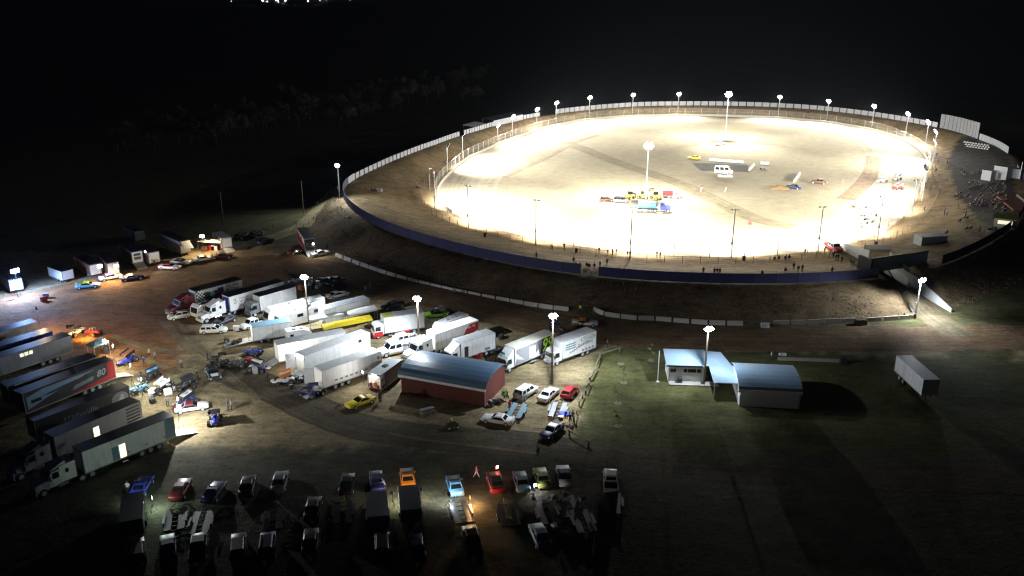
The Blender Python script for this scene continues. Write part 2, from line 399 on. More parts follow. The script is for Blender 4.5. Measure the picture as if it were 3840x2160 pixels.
# ------------------------------------------------------------------ vehicle kit (x forward, origin on the ground)
def wheel(par, x, y, r, wd, rim='steel', name='wheel'):
    o = MB().cyl((0,0,0), r, wd, 'y', 18).build(name, rubber(), par); o.location = (x, y, r)
    s = 1 if y >= 0 else -1
    MB().cyl((0, s*(wd/2+.004), 0), r*.62, .03, 'y', 12).build('rim', paint(rim) if rim != 'chrome' else chrome(), o)
    return o
def ring(x, w, zb, zt, sh=.86):
    h = zt - zb
    half = [(w*.88, zb), (w, zb+h*.28), (w*.99, zb+h*.62), (w*.95, zt-.05), (w*sh, zt)]
    return [(x, y, z) for y, z in half] + [(x, -y, z) for y, z in reversed(half)]
CARS = {   # L, W, H, bonnet length, boot length, belt z, bonnet z, boot z, rear rake, front rake
    'sedan': (4.8,1.84,1.45,1.35,.95,.95,.93,1.0,.62,.75), 'wagon': (4.8,1.84,1.5,1.3,.12,.95,.93,.95,.25,.7),
    'hatch': (4.1,1.76,1.48,1.05,.15,.95,.92,.95,.4,.75), 'suv': (4.75,1.9,1.8,1.2,.1,1.12,1.1,1.1,.28,.55),
    'coupe': (4.7,1.88,1.32,1.5,.85,.88,.86,.92,.8,.85), 'ute': (5.2,1.88,1.75,1.25,1.75,1.08,1.05,1.05,.18,.55),
    'van': (5.4,2.0,2.35,.75,.05,1.2,1.1,1.2,.06,.55), 'racer': (4.9,1.95,1.3,1.55,.95,.85,.82,.92,.6,.7)}
def car(kind, col, label, loc, rz, cat='car', group=None, roof=None, name=None, bonnet=None, sc=1.0, num=None, lit=None):
    L, W, H, bl, bt, bz, hz, tz, rr, fr = CARS[kind]
    nm = name or {'ute': 'utility_truck', 'van': 'van', 'racer': 'race_car'}.get(kind, 'parked_car')
    t = thing(nm, label, cat, loc, rz, group); t.scale = (sc, sc, sc)
    w = W/2; f = L/2; m = paint(col); zb = .26
    xw = f - bl; xr = -f + bt
    st = [(-f, w*.86, zb+.12, tz-.14), (-f+.12, w*.95, zb, tz-.03), (xr, w, zb, bz), (0, w, zb-.02, bz), (xw, w, zb, bz-.01), (f-.35, w*.96, zb, hz-.06), (f-.08, w*.88, zb+.04, hz-.2), (f, w*.78, zb+.14, hz-.34)]
    if kind == 'ute': st = [(-f, w*.97, zb+.2, tz-.42), (xr-.02, w*.97, zb+.1, tz-.42)] + st[2:]
    mb = MB().loft([ring(*s) for s in st])
    mb.build('body', m, t, True)
    wb, wt = w*.93, w*.76                              # greenhouse
    if kind == 'van': wb, wt = w*.98, w*.9
    B = [(xr, wb), (xw, wb)]; Tt = [(xr+rr, wt), (xw-fr, wt)]
    rgs = []
    for z, (xa, ya), (xb, yb) in ((bz-.04, (xr-.02, wb), (xw+.02, wb)), (H-.07, Tt[0], Tt[1]), (H, (xr+rr+.1, wt*.86), (xw-fr-.12, wt*.86))):
        rgs.append([(xa, -ya, z), (xb, -yb, z), (xb, yb, z), (xa, ya, z)])
    MB().loft(rgs[:2] + [rgs[2]]).build('cabin', paint(roof) if roof else m, t)
    def q(p00, p10, p11, p01, u0, u1, v0, v1, name, out):
        def P(u, v):
            a = Vector(p00).lerp(Vector(p10), u); b = Vector(p01).lerp(Vector(p11), u); return a.lerp(b, v) + out
        MB().slab([P(u0,v0), P(u1,v0), P(u1,v1), P(u0,v1)], .006).build(name, glass(), t)
    zb_, zt_ = bz-.03, H-.08
    q((xw,-wb,zb_),(xw,wb,zb_),(xw-fr,wt,zt_),(xw-fr,-wt,zt_), .07,.93,.08,.93,'windscreen', Vector((.012,0,.012)))
    if kind != 'van': q((xr,wb,zb_),(xr,-wb,zb_),(xr+rr,-wt,zt_),(xr+rr,wt,zt_), .1,.9,.15,.9,'rear_window', Vector((-.012,0,.012)))
    ns = 1 if kind in ('coupe','racer') else (3 if kind in ('wagon','suv') else 2)
    if kind == 'van': ns = 3
    for s in (-1, 1):
        for k in range(ns):
            a, b = k/ns, (k+1)/ns
            q((xr,s*wb,zb_),(xw,s*wb,zb_),(xw-fr,s*wt,zt_),(xr+rr,s*wt,zt_), a+.04, b-.03, .1, .88, 'side_window', Vector((0, s*.012, .004)))
        MB().box(f-.2, f-.03, s*w*.78-.14, s*w*.78+.14, hz-.34, hz-.2).build('headlight', lampw() if lit == 'h' else mat('headlight_glass', (.6,.62,.65), .15), t)
        MB().box(-f+.0, -f+.12, s*w*.74-.16, s*w*.74+.16, tz-.32 if kind != 'ute' else .7, tz-.16 if kind != 'ute' else .86).build('tail_light', mat('tail_light_red', (.35,.01,.01), .3, emit=6 if lit == 't' else 0) if lit != 't' else mat('tail_light_on', (1,.05,.03), .3, emit=8), t)
        if kind != 'racer': MB().box(xw-.3, xw-.14, s*(w+.02), s*(w+.16), bz+.02, bz+.14).build('mirror', m, t)
        for x in (f-.9, -f+.85): wheel(t, x, s*(w-.1), .33 if kind not in ('suv','ute','van') else .37, .22, 'silver')
    MB().box(f-.12, f+.04, -w*.72, w*.72, .32, .5).build('bumper', darkmetal() if kind in ('ute','van') else m, t)
    if kind == 'ute':
        b = MB()
        for s in (-1, 1): b.box(-f+.02, xr-.06, s*(w-.06)-.03, s*(w-.06)+.03, .66, 1.06)
        b.box(-f, -f+.06, -w+.03, w-.03, .66, 1.06); b.box(xr-.12, xr-.06, -w+.03, w-.03, .66, 1.06); b.build('tray', m, t)
        MB().box(-f+.06, xr-.12, -w+.09, w-.09, .64, .68).build('tray_floor', darkmetal(), t)
    if kind == 'suv':
        for s in (-1, 1): MB().bar((xr+rr+.1, s*wt*.85, H+.04), (xw-fr-.2, s*wt*.85, H+.04), .03).build('roof_rail', darkmetal(), t)
    if kind == 'racer':
        MB().box(-f-.02, -f+.3, -w*.85, w*.85, tz+.12, tz+.15).build('spoiler', paint(roof or col), t)
    if bonnet:
        MB().slab([(xw+.12,-w*.6,bz+.0),(f-.45,-w*.55,hz-.045),(f-.45,w*.55,hz-.045),(xw+.12,w*.6,bz+.0)], .02).build('bonnet_panel', paint(bonnet), t)
    if num:
        for s in (-1, 1): text(num, 'race_number', paint('black'), t, .62, (-.2, s*(w+.012), .6), SIDE[s])
    return t

def box_body(t, x0, x1, w, z0, z1, col, roof, rails=True):
    MB().box(x0, x1, -w, w, z0, z1).build('box_body', clad(col), t)
    MB().box(x0-.03, x1+.03, -w-.03, w+.03, z1, z1+.06).build('roof', clad(roof), t)
    if rails:
        m = MB()
        for s in (-1, 1): m.box(x0-.02, x1+.02, s*(w+.02)-.025, s*(w+.02)+.025, z0-.1, z0+.03)
        m.build('side_rail', metal(), t)
        for s in (-1, 1):
            for x in (x0, x1): MB().box(x-.04, x+.04, s*(w+.005)-.03, s*(w+.005)+.03, z0+.03, z1).build('corner_post', metal(), t)
def chassis(t, x0, x1, zb):
    m = MB()
    for s in (-1, 1): m.box(x0, x1, s*.45-.06, s*.45+.06, zb-.38, zb-.1)
    x = x0 + .4
    while x < x1: m.box(x-.05, x+.05, -.45, .45, zb-.32, zb-.16); x += 1.6
    m.build('chassis', darkmetal(), t)
def tail(t, x, w, zb):
    for s in (-1, 1): MB().box(x-.06, x, s*(w-.22)-.14, s*(w-.22)+.14, zb-.3, zb-.14).build('tail_light', mat('tail_light_red', (.35,.01,.01), .3), t)
def panel(t, side, w, pts, m, name='graphic_panel', off=.012):
    """flat painted shape on a long side, outline in x, z"""
    y = side*(w+off); p = [(x, y, z) for x, z in pts]
    return MB().slab(p, .004).build(name, m, t)
def trailer(label, loc, rz, L, H=4.0, zb=1.0, w=1.25, col='white', roof='white', axles=3, ramp=0, group='race transporters parked in the pits', name='race_trailer', cat='trailer', legs=True, doorlit=False):
    t = thing(name, label, cat, loc, rz, group); x0, x1 = -L/2, L/2
    box_body(t, x0, x1, w, zb, H, col, roof); chassis(t, x0+.2, x1-.2, zb); tail(t, x0, w, zb)
    for k in range(axles):
        for s in (-1, 1): wheel(t, x0 + L*.2 + k*1.25, s*(w-.2), min(.5, zb*.5), .36, 'steel')
    if legs:
        for s in (-1, 1): MB().box(x1-2.6, x1-2.44, s*.75-.07, s*.75+.07, 0, zb-.1).build('landing_leg', darkmetal(), t)
    m = MB()                                               # rear doorway
    m.slab([(x0-.012, w-.12, zb+.08), (x0-.012, -w+.12, zb+.08), (x0-.012, -w+.12, H-.2), (x0-.012, w-.12, H-.2)], .006)
    m.build('rear_doorway', mat('lit_interior', (.8,.76,.68), .6, emit=.25) if doorlit else (darkmetal() if ramp else paint(col)), t)
    if ramp:
        MB().slab([(x0-.05, w-.1, zb-.02), (x0-ramp, w-.1, .06), (x0-ramp, -w+.1, .06), (x0-.05, -w+.1, zb-.02)], -.07).build('ramp', paint('silver'), t)
    return t
def side_door(t, side, w, x, z0, h=1.95, wd=.85, col='white', lit=False, step=True):
    y = side*(w+.015)
    d = MB().slab([(x, y, z0), (x+wd, y, z0), (x+wd, y, z0+h), (x, y, z0+h)], .01).build('side_door', mat('lit_doorway', (1,.85,.6), .5, emit=1.6) if lit else paint(col), t)
    MB().box(x+wd-.16, x+wd-.06, y-.03, y+.03, z0+.9, z0+1.0).build('handle', darkmetal(), d)
    if step: MB().box(x+.05, x+wd-.05, min(y, y+side*.5), max(y, y+side*.5), z0-.5, z0-.45).build('step', metal(), t)
def cab_bonnet(t, x, col, sleeper=True, bumper='steel', stack=True, sc=1.0):
    """bonneted prime mover; x = back of the sleeper, nose towards +x"""
    m = paint(col); s0 = 1.25
    xs = x + (2.0 if sleeper else .9)
    if sleeper: MB().loft([[(x,-1.18,1.1),(x,1.18,1.1),(x,1.18,3.5),(x,-1.18,3.5)],[(xs,-1.2,1.1),(xs,1.2,1.1),(xs,1.15,3.3),(xs,-1.15,3.3)]]).build('sleeper', m, t)
    MB().loft([[(xs,-1.18,.9),(xs,1.18,.9),(xs,1.12,3.0),(xs,-1.12,3.0)],[(xs+1.0,-1.18,.9),(xs+1.0,1.18,.9),(xs+1.0,1.08,2.85),(xs+1.0,-1.08,2.85)],[(xs+1.5,-1.15,.9),(xs+1.5,1.15,.9),(xs+1.5,1.1,1.95),(xs+1.5,-1.1,1.95)]]).build('cab', m, t)
    MB().loft([[(xs+1.5,-1.1,.75),(xs+1.5,1.1,.75),(xs+1.5,1.05,1.92),(xs+1.5,-1.05,1.92)],[(xs+2.6,-1.08,.7),(xs+2.6,1.08,.7),(xs+2.6,.85,1.75),(xs+2.6,-.85,1.75)],[(xs+3.05,-.95,.7),(xs+3.05,.95,.7),(xs+3.05,.75,1.5),(xs+3.05,-.75,1.5)]]).build('bonnet', m, t)
    MB().slab([(xs+1.47,-1.0,2.02),(xs+1.47,1.0,2.02),(xs+1.06,.98,2.78),(xs+1.06,-.98,2.78)], .012).build('windscreen', glass(), t)
    if sleeper: MB().loft([[(xs-.9,-1.1,3.36),(xs-.9,1.1,3.36),(xs-.9,.95,3.85),(xs-.9,-.95,3.85)],[(xs+.95,-.95,2.95),(xs+.95,.95,2.95),(xs+.95,.85,3.05),(xs+.95,-.85,3.05)]]).build('air_deflector', m, t)
    MB().box(xs+3.0, xs+3.2, -1.2, 1.2, .42, .85).build('bumper', paint(bumper) if bumper != 'chrome' else chrome(), t)
    MB().slab([(xs+3.06,.6,.9),(xs+3.06,-.6,.9),(xs+3.06,-.55,1.45),(xs+3.06,.55,1.45)], -.02).build('grille', chrome(), t)
    MB().box(x-3.0, xs+2.9, -.5, .5, .55, .85).build('chassis_rail', darkmetal(), t)
    for s in (-1, 1):
        MB().slab([(xs+.1,s*1.19,1.95),(xs+.92,s*1.19,1.95),(xs+.86,s*1.12,2.75),(xs+.1,s*1.13,2.75)], .012*s).build('side_window', glass(), t)
        if sleeper: MB().box(x+.9, x+1.3, min(s*1.19,s*1.21), max(s*1.19,s*1.21), 2.2, 2.75).build('sleeper_window', glass(), t)
        MB().box(xs+2.9, xs+3.08, s*.95-.12, s*.95+.12, .95, 1.2).build('headlight', mat('headlight_glass', (.6,.62,.65), .15), t)
        MB().cyl((xs-.2, s*1.02, .75), .32, 1.3, 'x', 12).build('fuel_tank', chrome(), t)
        if stack and s > 0 or stack and sleeper: MB().bar((x-.12, s*1.02, 1.0), (x-.12, s*1.02, 3.75), .08, .08, 8).build('exhaust_stack', chrome(), t)
        MB().box(xs+1.2, xs+1.35, s*1.32-.1, s*1.32+.1, 1.85, 2.4).build('mirror', darkmetal(), t)
        wheel(t, xs+2.2, s*1.0, .52, .32, 'silver')
        for dx in (-.9, -2.2): wheel(t, x+dx+.3, s*.92, .52, .5, 'steel')
def cab_over(t, x, col, low=None, h=2.75, w=1.2, L=1.9, dam=None):
    """flat-fronted cab; x = back of cab"""
    m = paint(col)
    MB().loft([[(x,-w,.75),(x,w,.75),(x,w*.94,h),(x,-w*.94,h)],[(x+L*.72,-w,.75),(x+L*.72,w,.75),(x+L*.72,w*.93,h),(x+L*.72,-w*.93,h)],[(x+L,-w*.96,.75),(x+L,w*.96,.75),(x+L*.9,w*.9,h-.35),(x+L*.9,-w*.9,h-.35)]]).build('cab', m, t)
    MB().slab([(x+L*.975+.01,-w*.85,1.55),(x+L*.975+.01,w*.85,1.55),(x+L*.915+.02,w*.82,h-.5),(x+L*.915+.02,-w*.82,h-.5)], .012).build('windscreen', glass(), t)
    MB().box(x+L-.12, x+L+.12, -w, w, .35, .82).build('bumper', paint(low or col), t)
    MB().box(x-1.2, x+L-.3, -.5, .5, .5, .78).build('chassis_rail', darkmetal(), t)
    for s in (-1, 1):
        MB().slab([(x+.55,s*(w+.003),1.5),(x+L*.82,s*(w+.003),1.5),(x+L*.78,s*(w*.955+.003),h-.45),(x+.55,s*(w*.955+.003),h-.45)], .012*s).build('side_window', glass(), t)
        MB().box(x+L-.02, x+L+.05, s*w*.72-.16, s*w*.72+.16, .95, 1.15).build('headlight', mat('headlight_glass', (.6,.62,.65), .15), t)
        MB().box(x+L-.15, x+L, s*(w+.16)-.1, s*(w+.16)+.1, 1.5, 2.1).build('mirror', darkmetal(), t)
        wheel(t, x+L*.55, s*(w-.18), .46, .3, 'silver')
    if dam:
        MB().loft([[(x-.1,-w*.9,h+.02),(x-.1,w*.9,h+.02),(x-.1,w*.85,dam),(x-.1,-w*.85,dam)],[(x+L*.7,-w*.85,h+.02),(x+L*.7,w*.85,h+.02),(x+L*.6,w*.8,h+.1),(x+L*.6,-w*.8,h+.1)]]).build('air_deflector', m, t)
def rigid(label, loc, rz, L, H, col='white', roof='white', cabcol='white', low=None, dam=None, group='race transporters parked in the pits', zb=.95, w=1.25, ch=2.75):
    """box truck: body from -L/2 to L/2, cab ahead of it"""
    t = thing('box_truck', label, 'truck', loc, rz, group); box_body(t, -L/2, L/2, w, zb, H, col, roof); chassis(t, -L/2+.2, L/2+.3, zb); tail(t, -L/2, w, zb)
    for s in (-1, 1):
        for k in range(2): wheel(t, -L/2+2.0+k*1.2, s*(w-.2), .48, .36, 'steel')
    cab_over(t, L/2+.12, cabcol, low, ch, w-.05, 1.9, dam); return t
def motorhome(label, loc, rz, L, H, col='white', roof='white', zb=.5, w=1.2, wins=3, name='motorhome', cat='motorhome', slope=.9):
    t = thing(name, label, cat, loc, rz); x0, x1 = -L/2, L/2
    MB().prism([(x0,zb),(x1-.1,zb),(x1,zb+.7),(x1-slope*.35,H-.5),(x1-slope,H),(x0,H)], -w, w).build('body', paint(col), t)
    MB().box(x0+.05, x1-slope-.05, -w+.06, w-.06, H, H+.05).build('roof', paint(roof), t)
    for k in range(2): MB().box(x0+L*(.25+.3*k), x0+L*(.25+.3*k)+.6, -.35, .35, H+.05, H+.2).build('roof_vent', paint('grey'), t)
    for s in (-1, 1):
        for k in range(wins):
            xa = x0 + L*(.12 + .74*k/wins); MB().box(xa, xa+L*.13, min(s*w,s*(w+.012)), max(s*w,s*(w+.012)), H-1.15, H-.55).build('side_window', glass(), t)
        for x in (x0+L*.25, x1-1.0): wheel(t, x, s*(w-.15), .4, .26, 'silver')
    MB().slab([(x1-.02,-w*.85,zb+.8),(x1-.02,w*.85,zb+.8),(x1-slope*.35+.02,w*.85,H-.6),(x1-slope*.35+.02,-w*.85,H-.6)], .012).build('windscreen', glass(), t)
    tail(t, x0, w, zb+.5); return t

def sprint(label, loc, rz, col='blue', wing='white', num='', nose=None, wcol='black', group='winged sprint cars in the pits', wingon=True, tilt=.18):
    """open-wheel winged speedway car"""
    t = thing('sprint_car', label, 'race car', loc, rz, group); m = paint(col)
    def hr(x, w, z0, z1): return [(x,-w,z0),(x,w,z0),(x,w*.8,z1),(x,-w*.8,z1)]
    MB().loft([hr(-1.0,.38,.3,.85), hr(-.2,.42,.28,.8), hr(.7,.36,.3,.85), hr(1.5,.24,.3,.62), hr(1.85,.12,.32,.5)]).build('hull', m, t)
    MB().ball((-1.35,0,.62), .42, 12, 8, (1.1,.95,.8)).build('fuel_tank', paint(nose or col), t, True)
    c = MB(); P = [(-.75,.36,.8),(.25,.34,.82)]
    for s in (-1, 1):
        c.bar((-.75,s*.36,.8),(-.6,s*.3,1.45),.03); c.bar((.3,s*.34,.8),(.1,s*.28,1.42),.03); c.bar((-.6,s*.3,1.45),(.1,s*.28,1.42),.03)
        c.bar((.3,s*.34,.62),(1.5,s*.2,.55),.025); c.bar((-.75,s*.36,.5),(-1.3,s*.3,.45),.025)
        c.bar((.95,0,.4),(.95,s*.75,.32),.03); c.bar((-1.15,0,.45),(-1.15,s*.8,.45),.04)
    c.bar((-.6,-.3,1.45),(-.6,.3,1.45),.03); c.bar((.1,-.28,1.42),(.1,.28,1.42),.03)
    if wingon:
        for s in (-1, 1): c.bar((-.65,s*.25,1.45),(-.75,s*.25,1.72),.02); c.bar((.15,s*.25,1.42),(.2,s*.25,1.62),.02)
    c.build('roll_cage', metal(), t)
    MB().box(-.4,-.15,-.2,.2,.4,1.05).build('seat', darkmetal(), t)
    if wingon:
        wm = MB(); n = 5; pr = []
        for k in range(n+1): x = -1.15 + 1.7*k/n; pr.append((x, 1.95 - tilt*1.9*k/n + .09*math.sin(math.pi*k/n)*-1))
        wm.prism(pr + [(x, z-.04) for x, z in reversed(pr)], -.76, .76); wg = wm.build('top_wing', paint(wing), t)
        for s in (-1, 1): MB().prism([(-1.25,1.62),(.65,1.3),(.72,1.72),(-1.25,2.28)], s*.77-.012, s*.77+.012).build('wing_side_plate', paint(wcol), t)
        MB().prism([(1.5,.74),(2.05,.62),(2.05,.66),(1.5,.79)], -.46, .46).build('nose_wing', paint(wing), t)
        if num:
            e = math.atan2(tilt*1.9, 1.7)
            text(num, 'race_number', paint('black' if wing in ('white','silver','sky') else 'white'), t, .85, (-.3, 0, 1.84), (0, e, rad(90)), .005)
    for s in (-1, 1):
        wheel(t, -1.15, s*.82, .44, .42, 'chrome'); wheel(t, .95, s*.78, .31, .26, 'chrome')
    return t
def car_trailer(label, loc, rz, L=4.6, w=1.1, col='steel', walls=0, group='car trailers behind the parked race cars', cover=None, name='car_trailer'):
    """tandem axle trailer; drawbar towards +x"""
    t = thing(name, label, 'trailer', loc, rz, group); x0, x1 = -L/2, L/2
    for s in (-1, 1):
        MB().box(x0, x1, min(s*.35,s*w*.95), max(s*.35,s*w*.95), .52, .58).build('wheel_track', paint(col), t)
        MB().box(-1.0, 1.0, min(s*(w+.02),s*(w+.3)), max(s*(w+.02),s*(w+.3)), .72, .78).build('mudguard', paint(col), t)
        for x in (-.45, .45): wheel(t, x, s*(w+.16), .31, .2, 'steel')
    f = MB()
    for s in (-1, 1): f.box(x0, x1, s*w-.05, s*w+.05, .44, .6); f.bar((x1, s*w*.9, .5), (x1+1.5, 0, .5), .05)
    for k in range(6): f.box(x0+L*k/5-.04, x0+L*k/5+.04, -w, w, .44, .515)
    f.build('frame', darkmetal(), t); MB().bar((x1+1.35,0,0),(x1+1.35,0,.6),.04).build('jockey_stand', metal(), t)
    tail(t, x0, w, .75)
    if cover:
        MB().box(x0-.1, x1, -w-.08, w+.08, .62, cover).build('box_body', paint(col), t); MB().box(x0-.14, x1+.04, -w-.12, w+.12, cover, cover+.05).build('roof', mat('ribbed_roof_'+col, PAINT[col], .45, 0, .25, 2.2, vstretch=(3,.2,1)), t)
    return t

# placement from measured edges
def from_edge(A, B, z, w=1.25):
    """A rear, B front: photo pixels of the near edge of the body at height z -> centre, heading, length"""
    a = plane(*px(*A), z); b = plane(*px(*B), z); d = b - a; L = d.length; d.normalize()
    nn = Vector((-d.y, d.x, 0)); mid = (a + b) / 2
    if nn.dot(mid - Vector((0, 0, z))) < 0: nn = -nn
    c = mid + nn * w; c.z = 0
    return c, math.atan2(d.y, d.x), L
def near_side(c, rz):                              # which long side (+1 = +y) faces the camera
    return 1 if Vector((-math.sin(rz), math.cos(rz))).dot(Vector((-c.x, -c.y))) > 0 else -1
def from_axis(A, B):
    """A rear, B front ground points on the centre line"""
    a = gnd(*px(*A)); b = gnd(*px(*B)); d = b - a; m = (a + b) / 2; m.z = hf(m.x, m.y)
    return m, math.atan2(d.y, d.x)
# ------------------------------------------------------------------ race transporters in the pits
def tr(label, A, B, H=4.0, **k):
    c, rz, L = from_edge(A, B, H, k.get('w', 1.25)); L = k.pop('L', L)
    if k.pop('fixrear', False):
        d = Vector((math.cos(rz), math.sin(rz), 0)); c = c + d * ((L - from_edge(A, B, H)[2]) / 2)
    return trailer(label, c, rz, L, H, **k), c, rz, L, near_side(c, rz)
PB, PW, PG = paint('black'), paint('white'), paint('grey')
def scribble(t, side, w, x, z, ln, h, m, off=.014):
    """sign writing too small to read: a row of letter sized marks running towards the tail"""
    mb = MB(); y = side*(w+off); n = max(4, int(ln/(h*.75))); r = random.Random(int(abs(x*100)+z*10)); st = ln/n
    for i in range(n):
        a = x - i*st; b = a - st*.72; k = r.random()
        if k < .1: continue
        mb.slab([(a,y,z),(a-st*.22,y,z),(a-st*.22,y,z+h),(a,y,z+h)], .003)
        zz = z + (h*.75 if k < .5 else 0); mb.slab([(a-st*.22,y,zz),(b,y,zz),(b,y,zz+h*.25),(a-st*.22,y,zz+h*.25)], .003)
        if k > .35: mb.slab([(b+st*.2,y,z),(b,y,z),(b,y,z+h*.8),(b+st*.2,y,z+h*.8)], .003)
    return mb.build('lettering', m, t)
# back row, noses to the left
t, c, rz, L, s = tr('transporter with chequered front corner and a sign lettered side, leftmost of the pit block', ('a3',1460,105), ('a3',335,405), 4.1, col='dark', roof='black', axles=3)
cab_bonnet(t, L/2+.3, 'maroon')
panel(t, s, 1.25, [(-L/2+.1,2.2),(-L/2+5.5,2.2),(-L/2+7.5,3.3),(-L/2+9.6,3.5),(-L/2+9.6,3.95),(-L/2+.1,3.95)], paint('silver'))
MB().box(L/2+.02, L/2+.05, -1.2, 1.2, 1.5, 4.0).build('front_panel', paint('white'), t)
MB().box(L/2+.052, L/2+.06, -.6, .6, 1.7, 2.5).build('graphic_panel', paint('purple'), t)
ck = MB(); y = s*1.268
for i in range(5):
    for j in range(6):
        if (i + j) % 2 == 0: ck.slab([(L/2-.1-.34*i, y, 1.9+.34*j),(L/2-.44-.34*i, y, 1.9+.34*j),(L/2-.44-.34*i, y, 2.24+.34*j),(L/2-.1-.34*i, y, 2.24+.34*j)], .003)
ck.build('chequered_panel', paint('white'), t)
panel(t, s, 1.25, [(L/2-4.4+1.5*math.cos(a*.39), 2.55+.75*math.sin(a*.39)) for a in range(16)], paint('maroon'), off=.018)
panel(t, s, 1.25, [(L/2-3.6+.5*math.cos(a*.39), 2.6+.55*math.sin(a*.39)) for a in range(16)], paint('teal'), off=.026)
panel(t, s, 1.25, [(-L/2+4.3,2.5),(-L/2+5.6,2.5),(-L/2+5.6,3.6),(-L/2+4.3,3.6)], paint('navy'), off=.02)
for k, tx in enumerate(('Pat Ash', '& Clop')): text(tx, 'lettering', PB, t, .95, (-L/2+2.3, s*1.275, 3.45-.8*k), SIDE[s], .004, .015)
t, c, rz, L, s = tr('white sign written trailer behind the white bonneted prime mover', ('a3',2470,165), ('a3',1150,545), 4.0, col='white', roof='black')
cab_bonnet(t, L/2+.9, 'white', bumper='white')
MB().box(L/2+.02, L/2+.05, -.95, .95, 1.2, 3.7).build('front_panel', paint('blue'), t)
for k in range(2): scribble(t, s, 1.25, L/2-.9, 2.95-.6*k, 3.6-.4*k, .42, PG)
panel(t, s, 1.25, [(L/2-1.9,1.7),(L/2-3.5,1.7),(L/2-3.5,2.15),(L/2-1.9,2.15)], paint('silver'))
panel(t, s, 1.25, [(L/2-4.3,1.6),(L/2-6.0,1.6),(L/2-6.0,1.95),(L/2-4.3,1.95)], PG)
scribble(t, s, 1.25, -L/2+3.6, 3.5, 2.6, .3, PG)
c, rz, L = from_edge(('D',1640,240), ('a3',1880,535), 3.9)
t = rigid('rigid box truck with grey cab and black roof, in front of the sign written trailer', c, rz, L, 3.9, 'white', 'black', 'grey'); s = near_side(c, rz)
side_door(t, s, 1.25, L/2-2.4, 1.0)
panel(t, s, 1.25, [(L/2-3.2,2.2),(L/2-4.6,2.2),(L/2-4.6,3.6),(L/2-3.2,3.6)], paint('cream'))
c, rz, L = from_edge(('D',1990,370), ('D',1295,540), 3.0, 1.2)
motorhome('long white motorhome with dark roof hatches, beside the black roofed box truck', c, rz, L, 3.0)
c, rz, L = from_edge(('D',1990,450), ('D',1440,605), 3.1, 1.2)
motorhome('white motorhome with a row of locker doors, nearest the pit light pole', c, rz, L, 3.1, wins=2)
c, rz, L = from_edge(('a3',760,640), ('a3',355,770), 2.9, 1.15)
motorhome('small white motorhome with dark windscreen beside the white prime mover', c, rz, L, 2.9, roof='dark', wins=2)
t, c, rz, L, s = tr('white trailer with grey roof standing behind the yellow awning', ('D',2530,388), ('D',1985,525), 3.7, axles=2, roof='grey', zb=.9)
panel(t, s, 1.25, [(L/2-.4,2.4),(L/2-.9,2.4),(L/2-.9,2.7),(L/2-.4,2.7)], PG)
t, c, rz, L, s = tr('short white enclosed trailer with its loading ramp down on the gravel', ('D',1115,740), ('D',1580,668), 3.2, ramp=0, axles=2, zb=.7, roof='bluegrey', doorlit=False)
MB().slab([(-L/2-.05,1.15,.68),(-L/2-2.6,1.15,.4),(-L/2-2.6,-1.15,.4),(-L/2-.05,-1.15,.68)], -.06).build('ramp', paint('silver'), t)
MB().slab([(-L/2-2.65,1.15,.4),(-L/2-5.0,1.15,.06),(-L/2-5.0,-1.15,.06),(-L/2-2.65,-1.15,.4)], -.06).build('ramp', paint('steel'), t)
c, rz, L = from_edge(('D',1530,795), ('D',1850,745), 2.5, 1.05)
t = motorhome('small white box trailer with a sloped front between two long trailers', c, rz, L, 2.5, w=1.05, wins=1, name='race_trailer', cat='trailer', slope=1.6)
t, c, rz, L, s = tr('plain white semi trailer, back one of the three long trailers', ('D',1415,952), ('D',2250,800), 4.0, doorlit=True, ramp=2.2)
panel(t, s, 1.25, [(-L/2+1.6,1.5),(-L/2+2.3,1.5),(-L/2+2.3,1.75),(-L/2+1.6,1.75)], paint('bluegrey'))
t, c, rz, L, s = tr('plain white semi trailer with open lit doorway, middle of the three long trailers', ('D',1740,1085), ('D',2535,800), 4.0, doorlit=True, ramp=2.6)
panel(t, s, 1.25, [(L/2-1.9,2.9),(L/2-2.6,2.9),(L/2-2.6,3.45),(L/2-1.9,3.45)], PB)
for k in range(2): MB().box(-L/2-.2, -L/2-.02, .2-1.0*k, .75-1.0*k, 3.55, 3.95).build('flood_lamp', lampw(), t)
d = MB().slab([(-L/2,-1.25*s,1.0),(-L/2-1.2,-2.4*s,1.0),(-L/2-1.2,-2.4*s,3.8),(-L/2,-1.25*s,3.8)], .05).build('rear_door', paint('white'), t)
t, c, rz, L, s = tr('white trailer with small logos along its bottom, front of the three long trailers', ('D',1955,1265), ('F',415,865), 3.9, doorlit=True, ramp=3.0)
for k in range(7): panel(t, s, 1.25, [(-L/2+2.2+k*.95,1.5),(-L/2+2.75+k*.95,1.5),(-L/2+2.75+k*.95,1.8),(-L/2+2.2+k*.95,1.8)], PG)
panel(t, s, 1.25, [(L/2-.6+.3*math.cos(a*.7),3.0+.3*math.sin(a*.7)) for a in range(9)], paint('bluegrey'))
d = MB().slab([(-L/2,1.25*-s,1.0),(-L/2-1.2,2.3*-s,1.0),(-L/2-1.2,2.3*-s,3.7),(-L/2,1.25*-s,3.7)], .05).build('rear_door', paint('white'), t)
